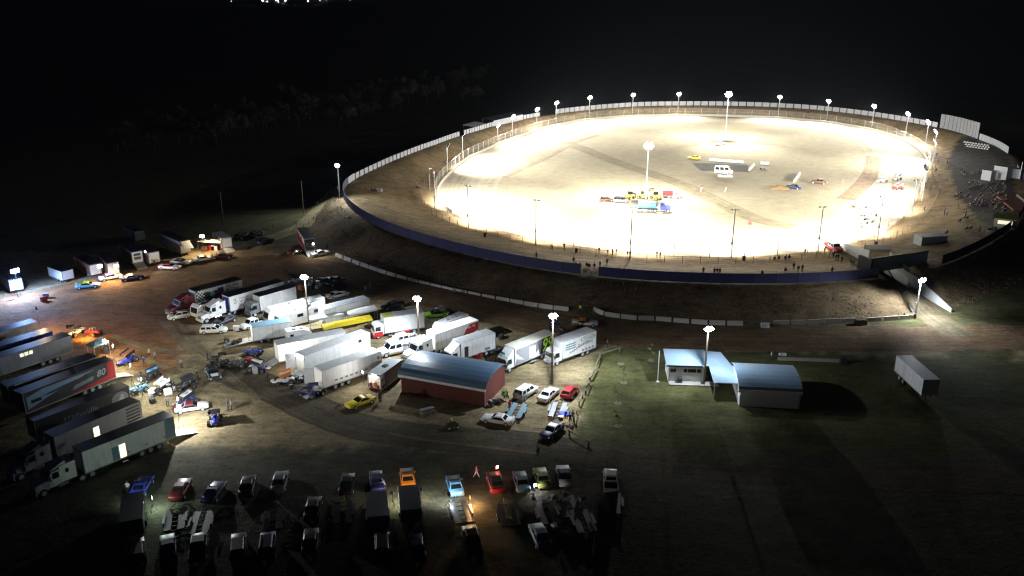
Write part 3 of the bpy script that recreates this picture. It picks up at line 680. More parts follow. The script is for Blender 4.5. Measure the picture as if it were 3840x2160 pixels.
# right part of the pit block, noses to the left
c, rz, L = from_edge(('F',935,392), ('F',450,462), 3.9)
t = rigid('white box truck with red lower cab and red chassis skirts', c, rz, L, 3.9, 'white', 'silver', 'white', 'red'); s = near_side(c, rz)
panel(t, s, 1.25, [(L/2+.3,.4),(L/2+1.9,.4),(L/2+1.9,1.35),(L/2+.3,1.35)], paint('red'), 'skirt', .0)
side_door(t, s, 1.25, L/2-1.5, 1.0); MB().box(L/2-2.0, L/2+.02, -1.27, 1.27, 3.962, 3.985).build('roof_panel', paint('olive'), t)
MB().cyl((-.2, s*1.05, .7), .38, 1.6, 'x', 14).build('fuel_tank', paint('red'), t)
t, c, rz, L, s = tr('white semi trailer with a red swoosh at its tail and a white bonneted prime mover', ('F',1590,485), ('F',1070,658), 4.0)
cab_bonnet(t, L/2+.6, 'white', stack=False)
panel(t, s, 1.25, [(-L/2+.05,2.3),(-L/2+3.2,1.3),(-L/2+4.0,1.2),(-L/2+3.0,2.9),(-L/2+2.1,3.75),(-L/2+.05,3.75)], paint('red'))
scribble(t, s, 1.25, -L/2+2.9, 3.1, 2.2, .35, PW, .02)
c, rz, L = from_edge(('F',1440,425), ('F',1175,545), 3.0, 1.2)
motorhome('white motorhome with wide side windows behind the red swoosh trailer', c, rz, L+1.5, 3.0, roof='silver', wins=4)
c, rz, L = from_edge(('F',1795,640), ('F',1378,770), 3.8)
t = rigid('plain white box truck with a roof air deflector, behind the red shed', c, rz, L, 3.8, 'white', 'silver', 'white', dam=3.7); s = near_side(c, rz)
side_door(t, s, 1.25, L/2-1.6, 1.0, col='dark'); panel(t, s, 1.25, [(-L/2+1.2,1.1),(-L/2+2.4,1.1),(-L/2+2.4,1.6),(-L/2+1.2,1.6)], PG, 'locker')
c, rz, L = from_edge(('a4',1480,432), ('a4',560,795), 3.9)
t = rigid('box truck with grey side graphics and a big lime 99', c, rz, L, 3.9, 'white', 'cream', 'white', 'dark', dam=3.85); s = near_side(c, rz)
panel(t, s, 1.25, [(L/2-.3,3.7),(L/2-7.0,3.7),(L/2-7.0,3.2),(L/2-4.4,1.2),(L/2-2.4,1.2),(L/2-.3,3.0)], PG)
panel(t, s, 1.25, [(L/2-.1,1.0),(L/2-4.5,1.0),(L/2-2.0,1.45),(L/2-.3,2.0)], paint('grey'), off=.014)
panel(t, s, 1.25, [(L/2-8.7+2*0,1.05),(L/2-6.0,1.05),(L/2-5.4,3.85),(-L/2+.05,3.85),(-L/2+.05,1.05)], PG, off=.016)
panel(t, s, 1.25, [(-L/2+.1,1.05),(-L/2+3.7,1.05),(-L/2+3.2,3.85),(-L/2+.1,3.85)], PB, off=.024)
text('99', 'race_number', paint('lime'), t, 3.3, (-L/2+2.1, s*1.29, 2.45), SIDE[s], .004, .015, .25, .8)
side_door(t, s, 1.25, L/2-5.0, 1.05, h=2.2, wd=1.5)
MB().slab([(L/2+1.52,-.6,2.95),(L/2+1.52,.3,2.95),(L/2+1.36,.3,3.35),(L/2+1.36,-.6,3.35)], .03).build('graphic_panel', paint('teal'), t)
c, rz, L = from_edge(('a4',2430,378), ('a4',1665,642), 4.0)
t = rigid('white box truck with grey swirling sign writing, rightmost of the trucks', c, rz, L, 4.0, 'white', 'silver', 'white', 'white'); s = near_side(c, rz)
for k in range(3): panel(t, s, 1.25, [(L/2-.6,3.35-.42*k),(L/2-3.3,3.35-.42*k),(L/2-2.9,3.1-.42*k),(L/2-.6,3.1-.42*k)], paint('bluegrey'))
for k in range(9): panel(t, s, 1.25, [(L/2-1.6-.5*k,1.55+.12*k),(L/2-1.95-.5*k,1.5+.12*k),(L/2-2.1-.5*k,1.75+.12*k),(L/2-1.75-.5*k,1.85+.12*k)], PG)
scribble(t, s, 1.25, -L/2+3.4, 3.1, 2.5, .42, paint('bluegrey')); MB().add([((-L/2+2.1+r*1.75*math.cos(a*.314)), s*1.265, 3.3+r*.5*math.sin(a*.314)) for r in (1,.86) for a in range(20)], [(i,(i+1)%20,20+(i+1)%20,20+i) for i in range(20)]).build('oval_emblem', paint('bluegrey'), t)
scribble(t, s, 1.25, -L/2+4.4, 2.2, 3.6, .5, PG)
for k in range(4): panel(t, s, 1.25, [(-L/2+.5+.8*k,1.15),(-L/2+1.05+.8*k,1.15),(-L/2+1.05+.8*k,1.5),(-L/2+.5+.8*k,1.5)], PG)
# black bus beside the red shed
c, rz, L = from_edge(('F',410,1155), ('F',665,968), 3.0, 1.2)
t = trailer('black enclosed trailer with open lit tail and white roof beside the red shed', c, rz, L, 3.0, .55, 1.2, 'dark', 'silver', 2, 0, doorlit=True)
MB().box(-.3, .5, -.4, .4, 3.06, 3.22).build('roof_vent', darkmetal(), t); s = near_side(c, rz)
for k in range(2): panel(t, s, 1.2, [(-L/2+.1,1.1+k),(-L/2+1.1,1.1+k),(-L/2+1.1,1.9+k),(-L/2+.1,1.9+k)], paint('steel'), 'locker')
for k, cc in enumerate(('red','orange','white','red','grey')): MB().box(-L/2-.3, -L/2-.03, -.9+.4*k, -.55+.4*k, .6+.25*(k%3), 1.2+.35*(k%2)+.25*(k%3)).build('hanging_gear', paint(cc), t)
MB().box(-L/2-.25, -L/2-.05, -.3, .3, 2.7, 3.0).build('flood_lamp', lampw(), t)
# dark transporters on the left, tails to the right
t, c, rz, L, s = tr('grey sided transporter, furthest back of the dark row on the left', ('C',450,185), ('C',0,310), 4.0, L=14, fixrear=True, col='steel', roof='black')
t, c, rz, L, s = tr('dark blue transporter with a patch of blue light painted near its tail', ('C',632,300), ('C',200,425), 3.9, L=14, fixrear=True, col='navy', roof='black')
panel(t, s, 1.25, [(-L/2+.2,2.6),(-L/2+2.4,2.2),(-L/2+2.4,3.6),(-L/2+.2,3.6)], paint('blue'))  # blue light on the side, painted as a flat blue panel
t, c, rz, L, s = tr('dark grey transporter with two lit windows', ('C',850,348), ('C',400,492), 3.9, L=14, fixrear=True, col='grey', roof='black')
for k in range(3): panel(t, s, 1.25, [(-L/2+6.6+k*.75,2.9),(-L/2+7.2+k*.75,2.9),(-L/2+7.2+k*.75,3.5),(-L/2+6.6+k*.75,3.5)], mat('lit_window', (1,.95,.7), .4, emit=.9), 'window')
t, c, rz, L, s = tr('black transporter with a pale strip along its roof edge', ('C',1170,605), ('C',620,792), 4.0, L=14, fixrear=True, col='black', roof='black')
panel(t, s, 1.25, [(-L/2+.05,3.8),(L/2-1,3.8),(L/2-1,3.96),(-L/2+.05,3.96)], paint('cream'), 'awning_rail')
panel(t, s, 1.25, [(L/2-2.5,2.7),(L/2-2.1,2.7),(L/2-2.1,2.95),(L/2-2.5,2.95)], mat('lit_window', (1,.95,.7), .4, emit=.9), 'window')
t, c, rz, L, s = tr('black and silver transporter with a red tail and number 80', ('a5',2190,562), ('C',270,1062), 4.1, col='dark', roof='black', ramp=3.2)
panel(t, s, 1.25, [(-L/2+.05,1.1),(-L/2+1.3,1.1),(-L/2+1.3,4.05),(-L/2+.05,4.05)], paint('red'))
panel(t, s, 1.25, [(-L/2+1.3,1.1),(-L/2+8,1.1),(-L/2+5,1.5),(-L/2+1.3,1.9)], paint('red'))
panel(t, s, 1.25, [(-L/2+3.4,3.7),(-L/2+9.5,2.7),(L/2-.4,1.4),(L/2-.4,3.3),(L/2-3,3.9)], paint('bluegrey'))
panel(t, s, 1.25, [(-L/2+5,3.35),(-L/2+10.5,2.6),(L/2-2.5,2.75),(-L/2+9,3.1)], paint('navy'), off=.02)
panel(t, s, 1.25, [(L/2-2.6,2.2),(L/2-1.0,2.2),(L/2-1.0,2.7),(L/2-2.6,2.7)], PB, 'window', .022)
text('80', 'race_number', paint('steel'), t, 1.5, (-L/2+2.5, s*1.27, 2.75), SIDE[s], .004, .02, .3)
panel(t, s, 1.25, [(-L/2+3.9,2.1),(-L/2+7.4,1.7),(-L/2+7.0,2.35),(-L/2+3.7,2.75)], paint('grey'), off=.02)
t, c, rz, L, s = tr('dark transporter with a round grey emblem near its tail', ('C',1555,962), ('C',940,1192), 3.9, L=14, fixrear=True, col='dark', roof='black')
panel(t, s, 1.25, [(-L/2+1.6+1.3*math.cos(a*.39),2.5+1.1*math.sin(a*.39)) for a in range(16)], paint('grey'))
text('A', 'lettering', paint('silver'), t, 1.6, (-L/2+1.5, s*1.285, 2.5), SIDE[s], .004, .02, .3)
scribble(t, s, 1.25, -L/2+10, 2.1, 5, .7, PG)
t, c, rz, L, s = tr('grey transporter with louvres near its tail and an open side door', ('C',1690,1140), ('H',650,290), 4.1, col='steel', roof='black', ramp=0)
for k in range(5): panel(t, s, 1.25, [(-L/2+.3,1.5+.5*k),(-L/2+2.4,1.5+.5*k),(-L/2+2.4,1.75+.5*k),(-L/2+.3,1.75+.5*k)], PB, 'louvre')
side_door(t, s, 1.25, L/2-6.2, 1.1, lit=True); cab_bonnet(t, L/2+.7, 'steel')
t, c, rz, L, s = tr('pale grey transporter with a lit doorway, nearest of the dark row', ('H',2090,38), ('H',985,472), 4.1, col='white', roof='black', ramp=3.5)
panel(t, s, 1.25, [(-L/2+.05,1.1),(-L/2+1.5,1.1),(-L/2+1.3,4.05),(-L/2+.05,4.05)], paint('bluegrey'))
side_door(t, s, 1.25, L/2-5.6, 1.1, lit=True); side_door(t, s, 1.25, L/2-4.6, 1.1, col='bluegrey', step=False)
for k in range(3): panel(t, s, 1.25, [(-L/2+1.5+2.6*k,1.5),(-L/2+1.8+2.6*k,1.5),(-L/2+1.8+2.6*k,1.65),(-L/2+1.5+2.6*k,1.65)], PB, 'vent')
cab_bonnet(t, L/2+1.0, 'white')
# red and white transporter at the foot of the bank
c, rz = from_axis(('T',95,1215), ('T',20,1080)); c, rz = g('T',160,1150,0), math.atan2(*(reversed((g('T',110,1100,0)-g('T',240,1290,0)).to_tuple()[:2])))
t = trailer('transporter with a red and white side parked at the foot of the bank', g('T',160,1225,0), rz, 11, 3.9, .9, 1.25, 'white', 'dark', 2, 3.0); s = near_side(g('T',160,1225,0), rz)
panel(t, s, 1.25, [(-5.4,1.0),(5.4,1.0),(5.4,3.2),(2,2.6),(-5.4,1.6)], paint('maroon')); panel(t, s, 1.25, [(-5.4,1.7),(2,2.7),(5.4,3.3),(5.4,3.7),(-1,2.9),(-5.4,2.3)], paint('red'), off=.02)
for k in range(2): panel(t, s, 1.25, [(-2+3*k,2.9),(-.2+3*k,2.9),(-.2+3*k,3.5),(-2+3*k,3.5)], paint('red'))
MB().box(-5.53,-5.515,-.8,.1,1.7,2.1).build('graphic_panel', PG, t); MB().box(-5.53,-5.515,.3,.9,1.8,2.9).build('graphic_panel', PG, t)
# the lit group at the upper left
def axis_tr(label, A, B, L, H, **k):
    a = gnd(*px(*A)); b = gnd(*px(*B)); d = (b - a).normalized(); c = a + d * L / 2; return trailer(label, c, math.atan2(d.y, d.x), L, H, **k)
axis_tr('open tailed trailer flooded with bluish light at the far left', ('b1',305,1140), ('b1',90,960), 8, 3.0, zb=.6, axles=2, col='steel', roof='grey', doorlit=True)
axis_tr('small pale trailer with its tail facing the yard, next to the blue lit trailer', ('b1',1190,950), ('b1',1000,880), 6, 2.6, zb=.6, axles=2, col='white', roof='black')
t = axis_tr('trailer with a warm lit tail, behind the row of race cars on the left', ('b1',1670,870), ('b1',1490,760), 9, 3.1, zb=.6, axles=2, col='brown', roof='black', doorlit=True)
t = axis_tr('second warm lit trailer, its raised tailgate glowing white', ('b1',1975,860), ('b1',1830,720), 9, 3.3, zb=.6, axles=2, col='brown', roof='black', doorlit=True)
t = axis_tr('tall trailer with a bright white tail and ramp let down to the yard', ('b2',185,815), ('b2',20,690), 9, 3.6, zb=.8, axles=2, col='dark', roof='black', ramp=3.2, doorlit=True)
for k in range(2): MB().box(-4.53,-4.52,-.75,.75,1.6+.9*k,2.2+.9*k).build('graphic_panel', PG, t)
t = axis_tr('trailer crowded with white gear, right of the tall white tailed trailer', ('b2',470,800), ('b2',330,690), 8, 3.2, zb=.6, axles=2, col='steel', roof='black', doorlit=True)
for k in range(4): MB().box(-4.3,-4.03,-.9+.45*k,-.55+.45*k,.7,1.3+.3*(k%2)).build('hanging_gear', paint(('white','white','red','silver')[k]), t)
t = axis_tr('long grey trailer with its tailgate half raised, left of the warm marquee', ('b2',1010,640), ('b2',640,470), 12, 3.7, zb=.8, axles=2, col='grey', roof='black')
MB().slab([(-6.05,1.1,3.6),(-8.2,1.1,2.2),(-8.2,-1.1,2.2),(-6.05,-1.1,3.6)], .06).build('tailgate', paint('steel'), t)
t = axis_tr('white box trailer with its ramp down, right of the warm marquee', ('b2',1720,540), ('b2',1560,430), 7, 3.0, zb=.7, axles=2, col='white', roof='silver', ramp=2.6, doorlit=True)
axis_tr('unlit trailer with a pale tail panel, far left behind the tall white tailed trailer', ('b2',225,410), ('b2',60,330), 7, 3.0, zb=.6, axles=2, col='grey', roof='black')
# truck cut off by the right edge of the lawn
tr('white transporter standing alone at the right of the lawn', ('n',3362,1334), ('n',3465,1425), 3.6, axles=2)

# marquees and awnings
def marquee(label, pts, z, col, fl=None, legs=True, drop=.35, name='awning', cat='awning', group=None):
    P = [plane(*px(*p), z) for p in pts]; c = sum(P, Vector()) / len(P); c.z = 0
    t = thing(name, label, cat, c, 0, group); n = len(P); mb = MB(); top = Vector((0, 0, z + .45))
    q = [p - c for p in P]
    rim = [Vector((p.x, p.y, z)) for p in q]; low = [p - Vector((0, 0, drop)) for p in rim]; hi = [Vector((p.x*.5, p.y*.5, z+.3)) for p in q]
    vs = rim + hi + low; fs = [(i, (i+1) % n, n+(i+1) % n, n+i) for i in range(n)] + [tuple(range(n, 2*n))] + [(2*n+i, 2*n+(i+1) % n, (i+1) % n, i) for i in range(n)]
    mb.add(vs, fs); o = mb.build('canopy', mat('canvas_'+col, PAINT[col], .75, 0, .12, 2), t)
    for p in q: MB().bar((p.x*.97, p.y*.97, 0), (p.x*.97, p.y*.97, z), .035).build('leg', metal(), t)
    return t
marquee('long mustard yellow awning in the middle of the white trailers', [('D',1945,700),('D',2530,577),('D',2568,628),('D',1978,747)], 2.5, 'yellow')
marquee('flat white awning between the grey roofed trailer and the yellow awning', [('F',5,380),('F',330,300),('F',372,350),('F',30,405)], 2.9, 'white')
marquee('low grey awning at the left end of the yellow awning', [('D',1800,600),('D',2190,530),('D',2215,570),('D',1800,650)], 2.5, 'silver')
marquee('dark blue pop up marquee lit from below behind the number 80 transporter', [('C',1042,450),('C',1215,360),('C',1312,410),('C',1130,480)], 2.5, 'bluegrey')
marquee('warmly lit marquee with yellow and red gear inside at the back of the yard', [('b2',1190,380),('b2',1330,345),('b2',1640,365),('b2',1600,400)], 2.6, 'cream')
for k, (cc, p) in enumerate((('yellow',(1530,520)),('red',(1590,520)),('red',(1450,540)),('white',(1500,540)),('brown',(1330,560)))):
    o = MB().box(-.7,.7,-.4,.4,0,1.0).box(-.72,.72,-.42,.42,1.0,1.08).box(-.6,-.2,-.3,.3,1.08,1.3).build('tool_cabinet', paint(cc))
    o.location = g('b2', *p); tag(o, cc + ' tool cabinet ' + ('left of', 'in the middle of', 'at the front of', 'beside the white lamp of', 'outside')[k] + ' the warm marquee', 'tool cabinet', 'tool cabinets under the warm marquee')
# ------------------------------------------------------------------ cars, race cars, people carriers in the pits
def put(kind, col, label, A, B, **k):
    c, rz = from_axis(A, B); return car(kind, col, label, c, rz, **k)
put('wagon','white','white station wagon parked on the gravel left of the short enclosed trailer',('D',500,800),('D',800,790))
put('sedan','dark','dark sedan with light edges between the white prime mover and the wagon',('D',900,640),('D',670,730))
put('hatch','cream','pale hatchback beside the maroon prime mover',('D',310,610),('D',150,640))
put('ute','white','white dual cab utility in front of the short enclosed trailer',('D',1230,690),('D',1020,760))
put('coupe','yellow','bright yellow coupe on the gravel near the black enclosed trailer',('G',300,490),('G',30,590), name='race_car', cat='race car')
put('suv','white','white off road wagon with a spare wheel parked at the lawn edge',('a1',745,440),('a1',960,300))
put('sedan','white','white sedan parked between the off road wagon and the red hatchback',('a1',1140,480),('a1',1310,330))
put('hatch','red','red hatchback with dark glass beside the lawn',('a1',1520,430),('a1',1640,300))
put('racer','white','white race car parked beside its green trailer',('a1',600,850),('a1',170,780), cat='race car')
put('sedan','navy','dark sedan with a white roof and boot panel, nose to the track road',('a1',1400,920),('a1',1170,1110), roof='white')
put('racer','white','white race car with a red roof beside the lit ramp of the nearest transporter',('b3',1290,1480),('b3',1840,1400), roof='maroon', cat='race car')
put('racer','white','low white race car with an orange roof driving on the pit road',('a4',1880,230),('a4',2440,250), roof='orange', cat='race car')
put('racer','dark','black race car with a white nose in the middle of the yard',('E',600,430),('E',690,600), bonnet='white', cat='race car')
put('racer','lime','lime green race car behind the white trucks',('F',1180,430),('F',960,450), roof='dark', cat='race car')
put('racer','black','black and pale race car just behind the grey roofed white trailer',('F',620,320),('F',490,345), cat='race car')
put('ute','dark','dark utility with a pale tray cover behind the pit block',('D',2060,235),('D',2170,190))
put('racer','dark','dark race car next to the dark utility behind the pit block',('D',1940,215),('D',2030,180), cat='race car')
put('racer','white','pale pink race car at the end of the white motorhomes',('D',2060,390),('D',2230,345), cat='race car')
for k, (cc, a, b, tx) in enumerate((('white',('b2',1200,740),('b2',1410,710),'white race car on the warm lit ground before the marquee'),
    ('maroon',('b2',1500,690),('b2',1760,670),'dark red race car nose to the yard beside the ramp'),
    ('white',('b2',600,860),('b2',850,870),'white and red race car low on the edge of the yard'),
    ('silver',('b2',800,770),('b2',1040,790),'silver open race car among trailers on the left'),
    ('white',('b1',1780,930),('b1',2050,880),'white race car with a purple flank under the warm lamps'),
    ('navy',('b1',2190,930),('b1',2390,900),'pale race car with a dark blue tail beside the warm lamps'),
    ('sky',('b1',1400,1060),('b1',1650,1040),'blue and green race car in the edge of the bluish light'))):
    put('racer', cc, tx, a, b, cat='race car', group='race cars along the left edge of the yard', roof=('white','dark','red','dark','purple','white','green')[k])
put('sedan','white','white race car with exposed engine beside the red and white transporter',('T',260,1330),('T',400,1300), name='race_car', cat='race car')
put('racer','brown','dark brown race car left of the red and white transporter',('T',0,1300),('T',100,1280), cat='race car')
for k, (a, b, tx) in enumerate(((('b2',1900,360),('b2',2050,300),'unlit dark car behind the white box trailer'),(('b2',2150,330),('b2',2290,270),'unlit dark car with a pale slatted tail in the back row'),(('b2',2280,440),('b2',2450,400),'unlit dark car at the right end of the back row'))):
    put('wagon', 'dark', tx, a, b, group='unlit cars behind the yard')
# winged sprint cars
def sp(label, A, B, **k):
    c, rz = from_axis(A, B); return sprint(label, c, rz, **k)
sp('sprint car with a blue seat and tan wing close to the number 80 transporter',('b3',330,400),('b3',90,500), col='blue', wing='brown', wcol='black')
sp('sprint car with a pale blue lettered wing at the tail of the dark transporters',('b3',880,780),('b3',560,850), col='black', wing='sky', num='U2')
sp('small blue and red open race car beside the pale ramp',('b3',500,1040),('b3',330,1090), col='sky', wing='blue', wingon=False)
sp('sprint car with a big white flat wing standing on the pale gravel',('b3',1060,1010),('b3',800,1130), col='black', wing='white', wcol='white', nose='white', num='5')
sp('black sprint car with its wing up beside the big white winged one',('b3',1560,960),('b3',1330,1000), col='black', wing='dark')
sp('sprint car with a grey wing marked in pink behind the red roofed race car',('b3',1600,1260),('b3',1290,1390), col='navy', wing='silver', num='3')
sp('all black sprint car with its wing raised, back of the yard',('b4',330,730),('b4',120,680), col='black', wing='black', tilt=.3)
sp('dark sprint car beside the all black one',('b4',760,740),('b4',480,730), col='dark', wing='dark', wingon=False)
sp('sprint car with a white front wing facing the open lit trailers',('b4',880,820),('b4',1270,860), col='navy', wing='white', nose='silver')
sp('blue kart like race car beside the pale loading ramp',('b4',1100,520),('b4',780,480), col='blue', wing='white', wingon=False)
sp('white and orange sprint car at the foot of the open trailer ramp',('b4',1760,1080),('b4',1420,1120), col='white', wing='white', wcol='orange', nose='white')
sp('dark blue sprint car with a black tail wing, nearest the front trailer ramp',('b4',2320,1400),('b4',1950,1320), col='navy', wing='blue', wcol='black', num='')
sp('white and black sprint car at the upper left of the dark transporters',('C',880,360),('C',960,320), col='white', wing='white', wcol='black')
sp('red open race car left of the blue marquee',('C',1180,350),('C',1050,330), col='red', wing='red', wingon=False)
sp('white sprint car with blue wing next to the pit light pole at the back',('D',1590,210),('D',1700,190), col='white', wing='blue')
sp('pale sprint car behind the pit light pole',('D',1800,260),('D',1850,190), col='white', wing='white')
sp('white winged sprint car right of the back pit light pole',('D',1880,300),('D',1960,220), col='cream', wing='white')
sp('silver sprint car with dark wheels parked behind the white trucks',('F',1110,390),('F',1190,410), col='silver', wing='black', wingon=False)
sp('black sprint car behind the number 99 truck',('a4',1420,380),('a4',1600,420), col='black', wing='black')
sp('dark kart between the plain box truck and the number 99 truck',('a4',20,860),('a4',220,830), col='dark', wing='dark', wingon=False)
sp('blue open race car standing on end of the nearest lit ramp',('E',660,1130),('E',680,1010), col='blue', wing='black', tilt=.05)
# pit utes and cabs near the pit light pole in the middle
put('ute','white','white crew cab utility nose down beside the long trailers',('F',700,860),('F',470,910), sc=1.25)
put('suv','white','white wagon with black windscreen in front of the red swoosh trailer',('F',1230,830),('F',1020,890))
put('ute','white','white utility cab half hidden behind the middle pit light pole',('F',760,750),('F',590,790), sc=1.15)
# trailers beside the lawn
def ct(label, A, B, **k):
    c, rz = from_axis(A, B); return car_trailer(label, c, rz, **k)
ct('green decked car trailer behind the white off road wagon',('a1',640,790),('a1',760,560), L=4.8, w=1.15, col='bluegrey')
ct('steel car trailer with tools and a blue tarp beside the lawn',('a1',1340,790),('a1',1430,530), L=4.8, w=1.15, col='steel')
o = MB().loft([[(-.8,-.35,0),(.8,-.35,0),(.8,.35,0),(-.8,.35,0)],[(-.6,-.3,.35),(.75,-.2,.42),(.6,.25,.4),(-.7,.3,.3)]]).build('tarp', paint('blue')); o.location = g('a1',1480,735) + Vector((0,0,.6)); tag(o, 'crumpled blue tarp on the steel car trailer', 'tarp')
# ------------------------------------------------------------------ foreground rows (very dark)
FG = 'parked race cars and tow cars in the dark foreground'
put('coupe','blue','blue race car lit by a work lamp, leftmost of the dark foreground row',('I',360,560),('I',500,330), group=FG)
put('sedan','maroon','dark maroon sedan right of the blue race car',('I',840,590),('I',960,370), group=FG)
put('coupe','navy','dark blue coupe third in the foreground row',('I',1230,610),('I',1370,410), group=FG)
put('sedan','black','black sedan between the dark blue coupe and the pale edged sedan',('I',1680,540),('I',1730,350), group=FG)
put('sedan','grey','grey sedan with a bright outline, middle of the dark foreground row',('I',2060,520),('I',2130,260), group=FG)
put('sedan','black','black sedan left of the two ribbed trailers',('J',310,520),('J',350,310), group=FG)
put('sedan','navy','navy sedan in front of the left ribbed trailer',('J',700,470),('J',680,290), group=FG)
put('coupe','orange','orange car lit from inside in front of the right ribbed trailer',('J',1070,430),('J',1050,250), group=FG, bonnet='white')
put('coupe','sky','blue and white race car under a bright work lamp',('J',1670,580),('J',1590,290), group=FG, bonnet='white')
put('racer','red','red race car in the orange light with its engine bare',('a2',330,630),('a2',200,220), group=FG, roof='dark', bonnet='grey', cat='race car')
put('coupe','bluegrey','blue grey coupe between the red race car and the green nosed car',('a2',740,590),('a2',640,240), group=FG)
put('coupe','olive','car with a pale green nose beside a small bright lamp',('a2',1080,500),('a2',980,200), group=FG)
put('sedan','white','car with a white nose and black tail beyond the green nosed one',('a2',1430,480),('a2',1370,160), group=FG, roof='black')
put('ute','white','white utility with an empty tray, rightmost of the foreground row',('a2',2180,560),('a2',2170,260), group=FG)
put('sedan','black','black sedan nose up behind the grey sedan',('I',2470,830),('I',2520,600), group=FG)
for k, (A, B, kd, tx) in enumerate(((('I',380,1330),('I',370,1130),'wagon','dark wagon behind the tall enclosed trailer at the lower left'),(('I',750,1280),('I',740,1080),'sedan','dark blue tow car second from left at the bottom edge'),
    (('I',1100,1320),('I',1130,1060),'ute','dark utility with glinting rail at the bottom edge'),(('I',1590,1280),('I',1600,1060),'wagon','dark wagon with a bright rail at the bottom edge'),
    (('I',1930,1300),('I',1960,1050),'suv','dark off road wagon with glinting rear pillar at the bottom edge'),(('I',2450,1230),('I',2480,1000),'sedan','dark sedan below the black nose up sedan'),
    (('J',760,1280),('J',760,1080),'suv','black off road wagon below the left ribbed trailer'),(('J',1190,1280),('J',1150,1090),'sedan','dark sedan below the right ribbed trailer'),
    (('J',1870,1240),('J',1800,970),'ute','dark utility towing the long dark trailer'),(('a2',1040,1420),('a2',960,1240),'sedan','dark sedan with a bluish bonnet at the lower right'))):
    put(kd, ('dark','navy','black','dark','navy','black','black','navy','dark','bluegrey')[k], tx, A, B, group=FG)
FT = 'car trailers behind the foreground race cars'
def ctc(label, A, B, H, col, L=4.8):
    c, rz = from_axis(A, B); return car_trailer(label, c, rz, L, 1.15, col, cover=H, group=FT)
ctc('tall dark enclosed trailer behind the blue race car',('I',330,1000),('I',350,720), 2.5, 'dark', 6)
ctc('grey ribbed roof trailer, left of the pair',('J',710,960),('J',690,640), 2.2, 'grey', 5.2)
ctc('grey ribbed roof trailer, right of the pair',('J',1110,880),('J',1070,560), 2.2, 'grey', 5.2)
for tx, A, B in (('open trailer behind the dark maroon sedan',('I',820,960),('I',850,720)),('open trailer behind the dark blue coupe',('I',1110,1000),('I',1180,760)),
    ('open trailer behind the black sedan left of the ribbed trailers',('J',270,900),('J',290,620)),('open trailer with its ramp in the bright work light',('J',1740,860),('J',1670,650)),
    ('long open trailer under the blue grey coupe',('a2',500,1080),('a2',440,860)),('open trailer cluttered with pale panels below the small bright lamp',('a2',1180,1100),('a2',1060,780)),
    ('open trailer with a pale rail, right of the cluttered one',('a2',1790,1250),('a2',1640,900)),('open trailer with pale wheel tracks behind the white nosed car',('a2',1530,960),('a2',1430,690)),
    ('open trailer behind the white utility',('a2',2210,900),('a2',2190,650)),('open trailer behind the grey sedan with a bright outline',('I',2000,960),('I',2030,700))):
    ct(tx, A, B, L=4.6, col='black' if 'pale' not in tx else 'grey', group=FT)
for k, (x, y) in enumerate(((1080,790),(1200,700),(1240,1190),(1440,720),(1690,720),(880,700))):
    o = MB().loft([[(-.5,-.3,0),(.5,-.35,0),(.55,.3,0),(-.45,.35,0)],[(-.35,-.2,.4),(.3,-.28,.55),(.4,.2,.35),(-.4,.25,.5)]]).build('panel_bundle', paint('grey'))
    o.location = g('a2',x,y) + Vector((0,0,.58)); o.rotation_euler = (0,0,k); tag(o, 'pale bundle of loose panels on the dark trailers at lower right', 'bundle', 'loose panels on the foreground trailers')
# ------------------------------------------------------------------ buildings
def corr(name, col, sc=(40,40,1)):
    return mat(name, col, .42, .0, .16, 1.0, vstretch=sc)
def brickish(): return mat('red_brick', (.115,.024,.017), .8, 0, .25, 4, .2)
def barn(label, NL, NR, depth, eave, rise, wall, roof, name='shed', fascia=True, win=None, over=.35, flip=False):
    """curved roof shed; NL / NR near corners on the ground"""
    d = NR - NL; L = d.length; d.normalize(); nn = Vector((-d.y, d.x, 0))
    if nn.dot(NL) < 0: nn = -nn
    c = (NL + NR) / 2 + nn * depth / 2; rz = math.atan2(d.y, d.x); t = thing(name, label, 'building', c, rz); h = depth / 2
    arc = [(h * math.cos(math.pi - math.pi*k/10), eave + rise * math.sin(math.pi*k/10)) for k in range(11)]
    for s in (-1, 1): MB().box(-L/2, L/2, min(s*h, s*(h-.14)), max(s*h, s*(h-.14)), 0, eave).build('wall', wall, t)
    for s in (-1, 1):
        x = s * (L/2 - .07); MB().add([(x-.07*s, y, z) for y, z in [(-h+.15,0),(h-.15,0)] + [(y*.975, z-.05) for y, z in reversed(arc)]] + [(x+.068*s, y, z) for y, z in [(-h+.15,0),(h-.15,0)] + [(y*.975, z-.05) for y, z in reversed(arc)]],
            [tuple(range(13)), tuple(range(25, 12, -1))] + [(i, (i+1) % 13, 13+(i+1) % 13, 13+i) for i in range(13)]).build('gable_wall', wall, t)
    R2 = [(y*(1+over/h), z + (.02 if 0 < k < 10 else -.02)) for k, (y, z) in enumerate(arc)]
    m = MB(); vs = []
    for x in (-L/2-over, L/2+over): vs += [(x, y, z+.1) for y, z in R2] + [(x, y, z+.03) for y, z in R2]
    fs = []
    for i in range(10): fs += [(i, i+1, 22+i+1, 22+i), (11+i+1, 11+i, 33+i, 33+i+1), (i, 11+i, 12+i, i+1), (22+i, 23+i, 34+i, 33+i)]
    fs += [(0, 22, 33, 11), (10, 21, 43, 32)]; m.add(vs, fs).build('roof', roof, t)
    if fascia:
        for s in (-1, 1): MB().box(-L/2-over, L/2+over, min(s*(h+over), s*(h+over+.12)), max(s*(h+over), s*(h+over+.12)), eave-.35, eave+.06).build('gutter', paint('white'), t)
        MB().bar((L/2+.1, -h-.12, 0), (L/2+.1, -h-.12, eave-.3), .05).build('downpipe', paint('silver'), t)
    return t, L, h
